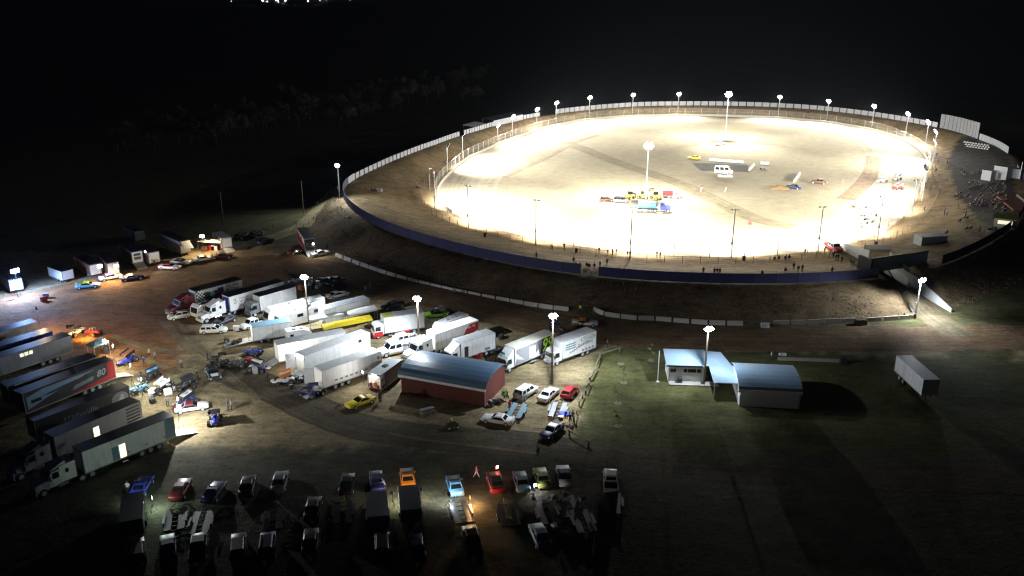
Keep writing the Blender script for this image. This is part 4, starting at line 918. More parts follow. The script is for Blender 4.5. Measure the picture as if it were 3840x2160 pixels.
NL = g('G',655,168,3.0); NR = g('G',1665,345,3.0); NL.z = NR.z = 0
barn('long red brick shed with a curved blue grey roof and white gutter', NL, NR, 8.2, 3.0, 1.35, brickish(), corr('blue_grey_roof', (.10,.17,.27), (6,.6,1)))
t = thing('kiosk_sign', 'small white sign on a post at the corner of the red shed', 'sign', g('a1',185,490)); MB().bar((0,0,0),(0,0,2.2),.04).build('post', metal(), t); MB().box(-.03,.03,-.35,.35,1.9,2.4).build('sign_board', paint('white'), t)
# white office
a, b = g('L',338,1385,0), g('L',786,1398,0); d = (b-a); L = d.length; d.normalize(); nn = Vector((-d.y, d.x, 0)); D = 4.6
c = (a+b)/2 + nn*D/2; rz = math.atan2(d.y, d.x); t = thing('office_building', 'white weatherboard office with a blue roof and a strip of dark windows', 'building', c, rz)
MB().box(-L/2, L/2, -D/2, D/2, 0, 3.0).build('wall', mat('white_cladding', (.75,.76,.76), .6, 0, .08, 1, vstretch=(1,1,30)), t)
MB().slab([(-L/2-.5,-D/2-.45,3.02),(L/2+.3,-D/2-.45,3.02),(L/2+.3,D/2+.4,3.55),(-L/2-.5,D/2+.4,3.55)], .1).build('roof', corr('pale_blue_roof', (.24,.34,.44), (8,.5,1)), t)
MB().box(-L/2-.5, L/2+.3, -D/2-.57, -D/2-.46, 2.86, 3.08).build('gutter', paint('black'), t)
for x0, x1 in ((.3,.75),(.8,1.2),(2.45,3.05),(3.15,4.5),(4.65,5.3)):
    k = L/6.1; fr = MB().box(-L/2+x0*k, -L/2+x1*k, -D/2-.03, -D/2-.002, 1.7, 2.3).build('window_frame', darkmetal(), t); MB().box(-L/2+x0*k+.05, -L/2+x1*k-.05, -D/2-.045, -D/2-.031, 1.75, 2.25).build('pane', glass(), fr)
MB().box(-L/2, L/2+2, -D/2-1.6, -D/2-.02, 0, .18).build('veranda_floor', mat('concrete', (.3,.29,.27), .9, 0, .15, 1), t)
MB().box(-L/2+1.4, -L/2+2.2, -D/2-.9, -D/2-.2, .18, .9).build('air_conditioner', darkmetal(), t)
vr = MB(); 
vr.slab([(L/2+.34,-D/2-5.5,2.5),(L/2+5.4,-D/2-5.5,2.5),(L/2+3.6,.6,2.95),(L/2+3.0,D/2+.2,3.3),(L/2+.34,D/2+.2,3.45)], .09); vr.build('side_roof', corr('pale_blue_roof', (.24,.34,.44)), t)
for x, y in ((L/2+.6,-D/2-5.2),(L/2+5.0,-D/2-5.2),(L/2+3.4,.4)): MB().bar((x,y,0),(x,y,2.5),.06).build('post', paint('white'), t)
f1, f2 = g('L',1125,1192,3.0), g('L',1800,1222,3.0); f1.z = f2.z = 0; dd = (f2-f1).normalized(); nn = Vector((-dd.y, dd.x, 0))
barn('curved blue roofed shed beside the white office', f1 - nn*8.5, f2 - nn*8.5, 8.5, 2.9, 1.2, mat('white_cladding', (.75,.76,.76)), corr('steel_blue_roof', (.17,.25,.34), (6,.6,1)))
t = thing('flag_pole', 'slim white pole standing left of the white office', 'pole', g('L',212,1390)); MB().bar((0,0,0),(0,0,5.5),.07,.05,8).build('pole', paint('white'), t); MB().box(-.25,.25,-.25,.25,0,.1).build('base', paint('white'), t)

# ------------------------------------------------------------------ floodlight poles
TRK = 'floodlight poles round the track'
def head(t, z, aim, n, lit, wd=1.9, rows=1, size=.42):
    """floods on a crossarm, or (rows > 1) a round cluster of seven; aim = heading of the beams"""
    ca, sa = math.cos(aim), math.sin(aim); fw = Vector((ca*.85, sa*.85, -.53)); up = Vector((ca*.53, sa*.53, .85)); rt = Vector((-sa, ca, 0))
    if rows > 1: sp = [(0, 0)] + [(math.cos(k*1.0472)*wd*.36, math.sin(k*1.0472)*wd*.36) for k in range(6)]
    else: sp = [((k + .5) / n * wd - wd/2, 0) for k in range(n)]
    c0 = Vector((ca*.3, sa*.3, z)); a = MB().beam(Vector((ca*.05, sa*.05, z)) - rt*wd/2, Vector((ca*.05, sa*.05, z)) + rt*wd/2, .1, .1)
    a.build('crossarm', metal(), t)
    for i, j in sp:
        c = c0 + rt*i + up*j; r = size/2
        o = MB().bar(c - fw*.16, c + fw*.16, r*.45, r, 12).build('floodlight', paint('dark'), t)
        MB().bar(c + fw*.162, c + fw*.17, r*.93, r*.93, 12).build('lens', lampw() if lit else mat('unlit_lens', (.5,.52,.55), .1), o)
def spot(name, loc, target, watt, cone, blend=.6, size=.6, col=(1,.97,.9), par=None):
    l = bpy.data.lights.new(name, 'SPOT'); l.energy = watt; l.spot_size = rad(cone); l.spot_blend = blend; l.shadow_soft_size = size; l.color = col
    o = bpy.data.objects.new(name, l); COL.objects.link(o); o.location = loc; d = Vector(target) - Vector(loc); o.rotation_euler = d.to_track_quat('-Z', 'Y').to_euler()
    return o
def bulb(name, loc, watt, size=.15, col=(1,1,1)):
    l = bpy.data.lights.new(name, 'POINT'); l.energy = watt; l.shadow_soft_size = size; l.color = col
    o = bpy.data.objects.new(name, l); COL.objects.link(o); o.location = loc; return o
def pole(label, base, vtop, aim, n=3, lit=True, r=.16, rows=1, group=TRK, wd=1.9, col='metal', size=.42):
    b = base.copy(); lo, hi = b.z, b.z + 40
    for _ in range(40):
        z = (lo + hi) / 2
        if vrow((b.x, b.y, z)) > vtop: lo = z
        else: hi = z
    h = z - b.z; t = thing('floodlight_pole', label, 'floodlight', b, 0, group)
    MB().bar((0,0,-.3),(0,0,h+.15), r, r*.6, 10).build('pole', metal() if col == 'metal' else mat('timber_pole', (.12,.09,.06), .9, 0, .2, 4), t)
    MB().box(-.16-r,-r+.02,-.16,.16,h*.28,h*.28+.6).build('switch_box', paint('steel'), t)
    head(t, h, aim, n, lit, wd, rows, size); return b + Vector((0, 0, h)), t
TC3 = Vector((TC[0], TC[1], 0))
ORD = ('first','second','third','fourth','fifth','sixth','seventh','eighth','ninth','tenth','eleventh','twelfth','thirteenth','fourteenth','fifteenth','sixteenth','seventeenth')
BACK = [((('S',573,1080)),(1685,547)),(('S',885,960),(1782,508)),(('S',1180,755),(1874,470)),(('S',1428,710),(1955,436)),(('S',1650,535),(2018,409)),(('S',1915,555),(2102,385)),(('S',2315,490),(2223,365)),
        (('Q',550,500),(2377,355)),(('Q',1100,480),(2545,352)),(('Q',2310,525),(2921,363)),(('O',190,350),(3103,378)),(('O',735,430),(3275,397)),(('O',1145,510),(3401,426)),(('O',1390,600),(3472,457)),(('O',1435,820),(3488,493)),(('O',1385,920),(3472,531)),(('O',1310,1290),(3450,628))]
TRKW, TRKCOL = 118000, (1,.955,.86)
for i, (b, (hu, hv)) in enumerate(BACK):
    p = g(*b); dx, dy = p.x - TC[0], p.y - TC[1]; a = math.atan2(dy, dx); rr = look(RT, a) + 2.2
    if math.hypot(dx, dy) < rr: p = TC3 + Vector((math.cos(a), math.sin(a), 0)) * rr; p.z = hf(p.x, p.y)
    aim = a + math.pi
    top, t = pole(ORD[i] + ' floodlight pole from the left along the far side of the track', p, hv, aim, 3, True, .2, 3, wd=2.2, size=.8)
    inn = TC3 + Vector((math.cos(a), math.sin(a), 0)) * (look(RT, a) - 26)
    spot('track_light', top + Vector((math.cos(aim)*.7, math.sin(aim)*.7, -.2)), inn, TRKW * (1.6 if i == 0 else 1), 152, 1.0, .7, TRKCOL); bulb('bank_fill_light', top + Vector((math.cos(aim)*1.2, math.sin(aim)*1.2, -.5)), 1300, .5, TRKCOL)  # extra point light by each head, added as fill for the spectator banks
FRONT = [(('T',2112,985),(2120-8,475)),(('U',672,700),(0,165)),(('U',1812,855),(0,250)),(('V',778,855),(0,278)),(('V',1825,785),(0,245)),(('N',805,1125),(0,600)),(('N',1215,850),(0,405)),(('T',1710,745),(0,298))]
for i, (b, (_, hy)) in enumerate(FRONT):
    p = g(*b); a = math.atan2(p.y - TC[1], p.x - TC[0]); hv = px(b[0], 0, hy)[1]
    top, t = pole(('first','second','third','fourth','fifth','sixth','seventh','leftmost')[i] + ' dark pole along the near side of the track, lamps turned to the track', p, hv, a + math.pi, 2, True, .17, 1, wd=2.4, group='poles along the near side of the track')
    inn = TC3 + Vector((math.cos(a), math.sin(a), 0)) * (look(RT, a) - 18)
    spot('track_light', top + Vector((math.cos(a+math.pi)*.8, math.sin(a+math.pi)*.8, -.15)), inn, TRKW * (1.9 if i in (0, 7) else 1), 140, 1.0, .6, TRKCOL); bulb('bank_fill_light', top + Vector((math.cos(a+math.pi)*1.3, math.sin(a+math.pi)*1.3, -.5)), 1300, .5, TRKCOL)  # same added bank fill beside the near poles
for lb, b, hv, rows in (('tall infield floodlight pole beside the water truck', ('P',712,905), 545, 2), ('tall infield floodlight pole at the far end, with two side lamps', ('Q',1668,805), 352, 2)):
    p = g(*b); top, t = pole(lb, p, hv, rad(-95), 4, True, .22, 3, wd=3.0, group='infield floodlight poles', size=1.1)
    for k in range(4): spot('track_light', top + Vector((.5*math.cos(k*1.571), .5*math.sin(k*1.571), -.3)), p + Vector((22*math.cos(k*1.571), 22*math.sin(k*1.571), 0)), TRKW*1.5, 92, .7, .6, TRKCOL)
# pit light poles
PITC = (.84,.93,1)
PITW = 27000
def pitpole(label, b, hv, watt, az, face=-90, col='timber', tilt=52, n=2):
    """pole with a pair of floods; the beams fan out at the headings az"""
    p = g(*b); top, t = pole(label, p, hv, rad(face), n, True, .19, 2, group='pit light poles', wd=1.45, col=col, size=.54)
    for k, tl, mu in az:
        a = rad(k); d = Vector((math.cos(a)*math.sin(rad(tl)), math.sin(a)*math.sin(rad(tl)), -math.cos(rad(tl))))
        l0 = top + Vector((math.cos(rad(face))*.7, math.sin(rad(face))*.7, -.15)); spot('pit_light', l0, l0 + d, watt*mu, 120 if tl > 40 else 84, .8, .18, PITC)
    return top
pitpole('pit light pole among the white motorhomes', ('D',1795,690), 1035, PITW, ((-150,52,.7), (-60,28,.25), (20,50,.45), (85,60,.5)))
pitpole('tall pit light pole behind the red shed', ('F',878,905), 1115, PITW, ((172,56,.4), (-140,56,.42), (-60,32,.32), (50,52,.45), (88,62,.75)))
pitpole('pit light pole on the lawn edge in front of the white truck', ('F',2478,1260), 1179, PITW, ((150,50,.35), (-110,32,.5), (-20,52,.35), (70,61,1.1)))
pitpole('black light pole in front of the white office', ('L',770,1430), 1228, PITW, ((150,54,.4), (-90,25,.15), (20,54,.25)))
pitpole('light pole beside the tunnel ramp at the right', ('M',1265,905), 1047, PITW, ((170,54,.6), (-70,50,.7), (55,50,.5)), col='metal')
pitpole('light pole at the left end of the white boundary wall', ('T',560,625), 618, PITW, ((-120,45,.5), (-20,50,.4)), col='metal')
for lb, b, hv, in (('unlit timber pole left of the boundary wall', ('T',125,800), 650), ('unlit thin pole at the far left of the paddock', ('B',770,150), 690)):
    p = g(*b); t = thing('utility_pole', lb, 'pole', p, 0, 'unlit poles'); z = 9.5; MB().bar((0,0,-.2),(0,0,z),.14,.1,8).build('pole', mat('timber_pole', (.12,.09,.06), .9, 0, .2, 4), t); MB().box(-.7,.7,-.05,.05,z-.5,z-.38).build('crossarm', mat('timber_pole', (.12,.09,.06)), t)
p = g('T',1650,530); t = thing('lamp_post', 'slim post with a small unlit lamp left of the catch fence', 'lamp post', p); MB().bar((0,0,0),(0,0,7.2),.08,.06,8).build('pole', metal(), t); MB().box(-.1,.75,-.12,.12,7.0,7.25).build('lamp_head', paint('silver'), t); MB().box(-.12,.1,-.15,.15,5.2,6.6).build('speaker', darkmetal(), t)
# portable lamps
def worklamp(label, loc, h, watt, col, ec=None, size=.32, hd=.0, dirn=None, cone=150):
    t = thing('work_lamp', label, 'lamp', loc, hd, 'portable lamps in the pits'); m = MB()
    for k in range(3): m.bar((.5*math.cos(k*2.1), .5*math.sin(k*2.1), 0), (0, 0, h*.55), .02)
    m.bar((0,0,h*.3),(0,0,h-.1),.025); m.build('tripod', darkmetal(), t)
    MB().box(-.08,.1,-size/2-.04,size/2+.04,h-.16,h+.22+size*.3).build('lamp_head', darkmetal(), t)
    MB().box(.101,.12,-size/2,size/2,h-.12,h+.18+size*.3).build('lens', mat('lens_%d%d%d' % tuple(int(c*9) for c in col), (1,1,1), .3, 0, 0, 1, emit=30, ecol=col), t)
    d = Vector((math.cos(hd), math.sin(hd), -.5)); l0 = Vector(loc) + Vector((math.cos(hd)*.25, math.sin(hd)*.25, h+.02))
    if dirn is None: bulb('lamp_light', l0, watt, .12, col)
    else: spot('lamp_light', l0, dirn, watt, cone, .5, .12, col)
    return t
WARM, COOL, BLUE, ORNG = (1,.72,.38), (.85,1,.9), (.3,.5,1), (1,.5,.15)
worklamp('bluish lamp blazing at the mouth of the far left trailer', g('b1',345,1215), 5.5, 30000, BLUE, size=1.6, hd=-.7)
worklamp('second bluish lamp on the far left trailer', g('b1',300,1235), 3.6, 4000, BLUE, hd=-.6)
worklamp('warm lamp at the tail of the brown trailer, left one of two', g('b1',1760,945), 3.4, 3200, WARM, size=1.0, hd=-.8)
worklamp('warm lamp at the tail of the brown trailer, right one of two', g('b1',2040,930), 3.2, 3000, WARM, size=1.0, hd=-.8)
worklamp('warm lamp on the peak of the lit marquee', g('b2',1310,600), 4.2, 3600, (1,.76,.45), size=1.0, hd=-1.2)
worklamp('pale lamp throwing a pool of light on the dirt road', g('b2',330,830), 3.6, 2600, (1,.97,.75), hd=-.7, dirn=g('b2',800,1040), cone=50)
worklamp('orange lamp beside the black and white sprint car', g('C',1020,400), 1.6, 1700, ORNG, hd=1.2)
worklamp('warm lamp behind the grey transporters', g('C',500,330), 5.0, 3000, (1,.7,.35), hd=1.0)
worklamp('warm white lamp at the tail of the black transporter', g('C',1290,600), 3.0, 1500, (1,.85,.6), hd=.3)
worklamp('warm white lamp at the tail of the number 80 transporter', g('C',1400,760), 4.3, 2600, (1,.86,.62), hd=.2)
worklamp('pale green lamp over the winged sprint cars', g('C',1610,1000), 4.2, 2200, (.8,1,.95), hd=.2)
worklamp('pale lamp at the tail of the louvred transporter', g('C',1740,1180), 4.2, 1700, (1,.97,.85), hd=.1)
worklamp('white lamp at the tail of the nearest transporter', g('E',250,1140), 4.6, 7500, (.95,.98,1), hd=.2)
worklamp('white lamp above the middle long trailer ramp', g('E',1690,470), 3.4, 900, (1,.9,.72), hd=2.8)
worklamp('white lamp at the open tail of the black enclosed trailer', g('F',215,1330), 3.1, 380, (1,.97,.92), hd=-2.4)
worklamp('pale lamp beside the short enclosed trailer', g('D',1080,930), 2.6, 300, (1,.9,.75), hd=2.8)
worklamp('greenish lamp beside the tall dark enclosed trailer in the foreground', g('I',560,700), 1.8, 480, (.72,1,.82), hd=.6)
worklamp('pale lamp left of the blue race car', g('I',240,640), 2.0, 90, (.75,1,.85), hd=1.2)
worklamp('pale yellow lamp between the two ribbed trailers', g('J',880,640), 1.8, 520, (1,.97,.72), hd=1.2)
worklamp('pale lamp right of the right ribbed trailer', g('J',1230,570), 1.6, 230, (1,.97,.75), hd=.9)
worklamp('bright white lamp over the blue and white race car', g('J',1560,640), 1.7, 700, (.85,.95,1), hd=1.1)
worklamp('orange lamp behind the blue and white race car', g('J',1800,650), 1.3, 800, (1,.55,.2), hd=.2)
worklamp('small bright lamp beside the green nosed car', g('a2',905,520), .9, 120, (.85,.88,1), hd=-1)
worklamp('white lamp beside the steel car trailer on the lawn', g('a1',1510,800), 1.3, 160, (1,1,.95), hd=2)
worklamp('pale lamp by the red and white transporter', g('T',250,1330), 3.2, 700, (1,.97,.88), hd=-1.2)
worklamp('red lamp at the car trailers in the foreground', g('a2',280,250), 1.2, 10, (1,.2,.1), hd=-1)
# ------------------------------------------------------------------ track wall, fences, boundary walls
def arc_pts(tab, d0, d1, off, step):
    n = max(2, int(abs(d1-d0)/step)+1); return [(d0+(d1-d0)*i/(n-1)) for i in range(n)]
LDEG = math.degrees(math.atan2(LANE[1].y-TC[1], LANE[1].x-TC[0]))
G0, G1 = LDEG + 4.0, LDEG + 360 - 4.0              # everything but the gateway
t = thing('track_wall', 'low pale concrete safety wall round the outside of the track', 'wall', TC3)
mb = MB(); ds = arc_pts(RT, -14, 222, 0, 1.0); hw = []
for d in ds:
    a = on(RT, d, 0) - TC3; b = on(RT, d, .32) - TC3; hw.append([(a.x,a.y,0),(a.x,a.y,1.05),(b.x,b.y,1.05),(b.x,b.y,0)])
mb.loft(hw); mb.build('wall_face', mat('pale_concrete', (.5,.47,.4), .85, 0, .15, .6), t)
t = thing('catch_fence', 'tall mesh catch fence on leaning posts round the track', 'fence', TC3)
ds = arc_pts(RT, G0, G1, 0, 3.72)[:100]
pp = []
for d in ds:
    p = on(RT, d, 1.0); p.z = hf(p.x, p.y); q = p + Vector((0,0,3.6)); inn = (TC3 - p).normalized(); e = q + inn * .7 + Vector((0,0,.35)); pp.append((p, q, e))
    o = MB().bar(p - TC3, q - TC3, .085, .075, 6).bar(q - TC3, e - TC3, .05, .04, 6).build('post', mat('pale_post', (.62,.58,.48), .5, .2) if math.cos(rad(d+102)) < .55 else mat('backlit_post', (.16,.15,.13), .8), t)  # near posts coloured dark: their back-lit look is put into the material
ca = MB()
for (p, q, e), (p2, q2, e2) in zip(pp, pp[1:]):
    for f in (.3, .62, 1.0): ca.bar(p.lerp(q, f) - TC3, p2.lerp(q2, f) - TC3, .022, .022, 4)
    ca.bar(e - TC3, e2 - TC3, .02, .02, 4)
ca.build('cable', metal(), t)
ms = MB()
for (p, q, e), (p2, q2, e2) in zip(pp, pp[1:]): ms.add([p - TC3, p2 - TC3, q2 - TC3, q - TC3], [(0,1,2,3)])
ms.build('mesh', mat('chain_mesh', (.6,.57,.5), .6, .3, .1, 1, alpha=.17), t)
t = thing('spectator_fence', 'low post and wire fence between the spectators and the catch fence', 'fence', TC3)
ds = arc_pts(RT, -168, -44, 0, 1.75)[:72]; pp = []
for d in ds:
    p = on(RT, d, 6.0); p.z = hf(p.x, p.y); pp.append(p); MB().bar(p - TC3, p + Vector((0,0,1.75)) - TC3, .075, .07, 6).build('post', mat('grey_timber', (.2,.17,.12), .9, 0, .2, 4), t)  # dark post colour carries the back-lit look against the bright track
ca = MB()
for p, p2 in zip(pp, pp[1:]):
    for z in (.12, .6, 1.1, 1.55): ca.bar(p + Vector((0,0,z)) - TC3, p2 + Vector((0,0,z)) - TC3, .014, .014, 4)
ca.build('wire', darkmetal(), t)
def crest_wall(label, d0, d1, h, m, step, gap=.03, z0=.1, cat='wall', lean=None, h1=None, name='boundary_wall', posts=True, off=0):
    t = thing(name, label, cat, TC3); n = max(2, int(abs(d1-d0)/step)+1)
    q = [on(RC, d0+(d1-d0)*i/n, off) for i in range(n+1)]
    for i in range(n):
        a, b = q[i].copy(), q[i+1].copy(); g_ = (b-a)*gap; a += g_; b -= g_; za, zb = hf(a.x, a.y), hf(b.x, b.y); nn = Vector((-(b-a).y, (b-a).x, 0)).normalized()*.05
        ha = h if h1 is None else h+(h1-h)*i/n; jit = RND.uniform(-.05,.05)
        vs = [a+Vector((0,0,za+z0+jit)), b+Vector((0,0,zb+z0-jit)), b+Vector((0,0,zb+ha)), a+Vector((0,0,za+ha))]; vs = [v - TC3 for v in vs]
        MB().add(vs + [v + nn for v in vs], [(0,1,2,3),(7,6,5,4),(0,4,5,1),(1,5,6,2),(2,6,7,3),(3,7,4,0)]).build('panel', m, t)
    if posts:
        m2 = MB()
        for p in q: z = hf(p.x, p.y); m2.bar(Vector((p.x,p.y,z-.2)) - TC3, Vector((p.x,p.y,z+h+.05)) - TC3, .05, .05, 5)
        m2.build('posts', darkmetal(), t)['kind'] = 'stuff'
    return t
BLUE_SHEET = mat('blue_sheet_metal', (.022,.027,.1), .6, .1, .2, 2, vstretch=(1,1,.2))
WHITE_BOARD = mat('weathered_white_board', (.42,.44,.49), .7, 0, .18, 1.2)
crest_wall('long dark blue sheet metal wall along the crest of the near bank, left of the gap', -154, -111.3, 2.3, BLUE_SHEET, 1.6, .0)
crest_wall('dark blue sheet metal wall along the crest of the near bank, right of the gap', -109.9, -88.7, 2.2, BLUE_SHEET, 1.7, .0)
crest_wall('dark blue wall curving up past the tunnel bridge at the right', -81.6, -22, 2.2, BLUE_SHEET, 2.2, .0)
crest_wall('white boarded boundary wall round the left end of the oval', 206, 160.5, 2.0, WHITE_BOARD, 1.42, .1, .15)
crest_wall('white boarded boundary wall along the back left of the oval', 158.5, 122.5, 2.0, WHITE_BOARD, 1.35, .1, .15)
crest_wall('white boarded boundary wall along the far side of the oval', 117, 26.5, 2.3, WHITE_BOARD, 1.6, .06, .15)
crest_wall('tall white sheeted backing wall at the right end of the far side', 26, 12.5, 6.2, mat('grey_sheet', (.2,.215,.25), .7, 0, .25, 1, vstretch=(2,2,.3)), 1.35, .05, .2, h1=6.6, name='backing_wall')
crest_wall('low weathered curved wall right of the tall white backing wall', 12, -4, 2.6, mat('grey_board', (.3,.33,.38), .8, 0, .2, 2), 1.3, .03, .15)
crest_wall('white wall panel standing just left of the blue wall end', -156.4, -154.4, 2.2, WHITE_BOARD, 1.0, .02, posts=False)
# grandstand-like shelters on the back left crest
def shelter(label, d0, d1, off, depth, h, roof):
    a, b = on(RC, d0, off), on(RC, d1, off); d = (b-a); L = d.length; d.normalize(); c = (a+b)/2; c.z = hf(c.x, c.y); t = thing('shelter', label, 'shelter', c, math.atan2(d.y, d.x))
    MB().box(-L/2, L/2, -depth/2, -depth/2+.1, -1, h-.5).build('wall', WHITE_BOARD, t); MB().slab([(-L/2-.3,-depth/2-.3,h-.5),(L/2+.3,-depth/2-.3,h-.5),(L/2+.3,depth/2+.3,h),(-L/2-.3,depth/2+.3,h)], .08).build('roof', roof, t)
    for x in (-L/2+.1, L/2-.1): MB().bar((x, depth/2, -1), (x, depth/2, h-.05), .06).build('post', metal(), t)
    return t
shelter('flat roofed white building behind the back left boundary wall', 152, 146, 4, 5, 3.0, paint('silver'))
shelter('dark roofed shelter on the back left crest', 143, 130, 3, 6, 3.2, corr('slate_roof', (.05,.055,.07), (5,5,1)))
# white block at the right and its stairs
p = g('a7',2080,1460); t = thing('toilet_block', 'cluster of white boxy sheds on the right hand bank', 'building', p, rad(-55))
for x, y, sx, sy, h in ((0,0,4.2,3.4,4.0),(-2.8,-3.2,3,2.6,2.6),(2.6,3.6,3.4,3,3.2)): MB().box(x-sx/2, x+sx/2, y-sy/2, y+sy/2, -.5, h).build('wall', WHITE_BOARD, t); MB().box(x-sx/2-.1, x+sx/2+.1, y-sy/2-.1, y+sy/2+.1, h, h+.1).build('roof', paint('silver'), t)
MB().box(-.4,.5,-1.75,-1.71,0,2.1).build('door', darkmetal(), t)
p = g('a8',1450,500); t = thing('grandstand', 'dark red timber terrace stepping down at the right edge', 'grandstand', p, rad(75)); 
for k in range(14): MB().box(-10+1.25*k, -9+1.25*k, -2.6, 2.6, .1+.0*k, .5).build('bench', mat('red_timber', (.2,.07,.045), .8, 0, .25, 3, vstretch=(1,8,1)), t)
MB().box(-10.5,8,-3.2,-2.7,-.5,1.2).build('side_wall', darkmetal(), t)
p = g('a8',1540,130); t = thing('light_mast', 'short white mast at the right edge of the bank', 'pole', p); MB().bar((0,0,0),(0,0,5.5),.12,.08,8).build('pole', PW, t)
p = g('a8',1310,850); t = thing('canteen', 'pale roofed canteen stall at the right edge of the bank', 'stall', p, rad(-30)); MB().box(-2.4,2.4,-1.6,1.6,0,2.4).build('wall', paint('cream'), t); MB().slab([(-2.8,-2,2.4),(2.8,-2,2.4),(2.8,2,2.9),(-2.8,2,2.9)], .08).build('roof', paint('olive'), t); MB().box(-1.6,1.6,-1.64,-1.6,1.0,1.9).build('window', mat('lit_window', (1,.95,.7), .4, emit=.9), t)
# tunnel: bridge, retaining walls
A, B = g('M',720,385,3.6), g('M',1395,285,3.6); d = (B-A); L = d.length; d.normalize(); c = (A+B)/2; c.z = 0
t = thing('tunnel_bridge', 'dark teal walled bridge carrying the bank over the track entrance', 'bridge', c, math.atan2(d.y, d.x))
MB().box(-L/2, L/2, -.12, .12, 3.4, 6.4).build('parapet', mat('teal_sheet', (.17,.24,.27), .5, .1, .15, 1, vstretch=(4,4,.5)), t); MB().box(-L/2-.1, L/2+.1, -.2, .2, 6.4, 6.62).build('coping', PB, t)
MB().box(-L/2-.5, -L/2, -.4, 3.4, 0, 6.5).build('end_wall', darkmetal(), t); MB().box(-L/2+.05, L/2-.05, .14, 5.5, 3.45, 3.85).build('deck', mat('concrete', (.3,.29,.27)), t)
def retaining(label, pts, h0, h1, m, z0=-.2, th=.25):
    P = [Vector((p.x, p.y, 0)) for p in pts]; c = sum(P, Vector())/len(P); t = thing('retaining_wall', label, 'wall', c); n = len(P)
    for i in range(n-1):
        a, b = P[i]-c, P[i+1]-c; nn = Vector((-(b-a).y, (b-a).x, 0)).normalized()*th; ha, hb = h0+(h1-h0)*i/(n-1), h0+(h1-h0)*(i+1)/(n-1); g_ = (b-a).normalized()*.015
        vs = [a+g_+Vector((0,0,z0)), b-g_+Vector((0,0,z0)), b-g_+Vector((0,0,hb)), a+g_+Vector((0,0,ha))]
        MB().add(vs+[v+nn for v in vs], [(0,1,2,3),(7,6,5,4),(0,4,5,1),(1,5,6,2),(2,6,7,3),(3,7,4,0)]).build('panel', m, t)
    return t
WC = mat('white_concrete', (.66,.68,.68), .8, 0, .12, .5)
def seg(a, b, n): return [a.lerp(b, i/n) for i in range(n+1)]
retaining('tall white concrete wall falling away outside the tunnel', seg(g('M',915,425,0), g('M',1690,875,0), 8), 5.6, .7, WC)
retaining('low dark wall on the left of the tunnel ramp', seg(g('M',875,480,0), g('M',1240,925,0), 6), 3.4, .6, mat('dark_concrete', (.2,.2,.19), .9))
retaining('bright white wall beside the walkway inside the track gate', seg(g('M',370,110,0), g('M',690,300,0), 5), 1.7, 3.4, WC)
A, B = g('M',420,60,2.2), g('M',790,40,3.0)
retaining('flat topped white wall on the far side of the track gate', seg(g('M',640,115,0), g('M',960,165,0), 4), 1.2, 2.2, WC)
# dry grass on the bank
tf = MB(); r = random.Random(77)
for k in range(15000):
    dg_ = r.uniform(-166, -40); off = r.uniform(1.6, 12.5) if r.random() < .8 else r.uniform(-14, -1.5); p = on(RC, dg_, off)
    if lane_d(p.x, p.y) < 6: continue
    if math.sin(p.x*.35)*math.sin(p.y*.5+1) + r.uniform(-.6,.6) < -.1: continue
    p.z = hf(p.x, p.y); h = r.uniform(.06,.2)*(1 if off > 0 else .5)
    for j in range(3):
        a = r.uniform(0, 6.28); u = Vector((math.cos(a), math.sin(a), 0))*r.uniform(.05,.13); l = Vector((r.uniform(-.1,.1), r.uniform(-.1,.1), h)); tf.add([p-u, p+u, p+u*.3+l, p-u*.3+l], [(0,1,2,3)])
me = tf.mesh('bank_grass', False); me.materials.append(mat('dry_grass', (.24,.19,.1), .9, 0, .4, .6)); o = bpy.data.objects.new('bank_grass', me); COL.objects.link(o); tag(o, 'patchy dry grass tufts on the near bank', kind='stuff')
# concrete blocks along the foot of the bank
blk = None
def blocks(pts, sp=3.1):
    global blk
    c = smooth_line([p for p in pts], 30); acc = 0; last = c[0]; start = c[0]
    for p in c[1:]:
        if (p - start).length >= sp:
            m = (p + start)/2; d = p - start; rz = math.atan2(d.y, d.x); m.z = hf(m.x, m.y); lab = 'low pale concrete barrier block along the foot of the grass bank'
            if blk is None:
                blk = MB().prism([(-1.48,0),(1.48,0),(1.46,.85),(-1.46,.85)], -.28, .28); o = MB(); 
                o.loft([[(x,-.32,0),(x,.32,0),(x,.26,.25),(x,.14,.85),(x,-.14,.85),(x,-.26,.25)] for x in (-1.49,1.49)]); blk = o.build('concrete_barrier', mat('barrier_concrete', (.52,.46,.4), .85, 0, .2, .9)); tag(blk, lab, 'barrier', 'concrete barrier blocks at the foot of the bank'); q = blk
            else: q = blk.copy(); COL.objects.link(q)
            q.location = m; q.rotation_euler = (0,0,rz); start = p
blocks([g('B',2120,515,0),g('B',2576,682,0),g('F',720,5,0),g('F',1300,145,0),g('F',2000,275,0),g('K',500,295,0),g('K',900,355,0),g('K',1150,378,0)])
blocks([g('K',1370,375,0),g('K',1500,430,0),g('K',2000,490,0),g('L',0,630,0),g('L',800,695,0),g('L',1400,705,0)])
blocks([g('L',1600,700,0),g('L',2100,690,0),g('M',0,1008,0),g('M',560,990,0)]); blocks([g('M',660,990,0),g('M',1250,950,0)])
for k, (x, y) in enumerate(((600,1015),(1190,940))):
    o = MB().box(-1.1,1.1,-.5,.5,0,.7).box(-1.0,1.0,-.45,.45,.7,.95).build('hay_bale', mat('dark_hay', (.08,.06,.03), .9, 0, .3, 4, .3)); o.location = g('M',x,y); tag(o, ('dark bale in the gap of the barrier blocks','dark bale beside the right hand light pole')[k], 'bale')
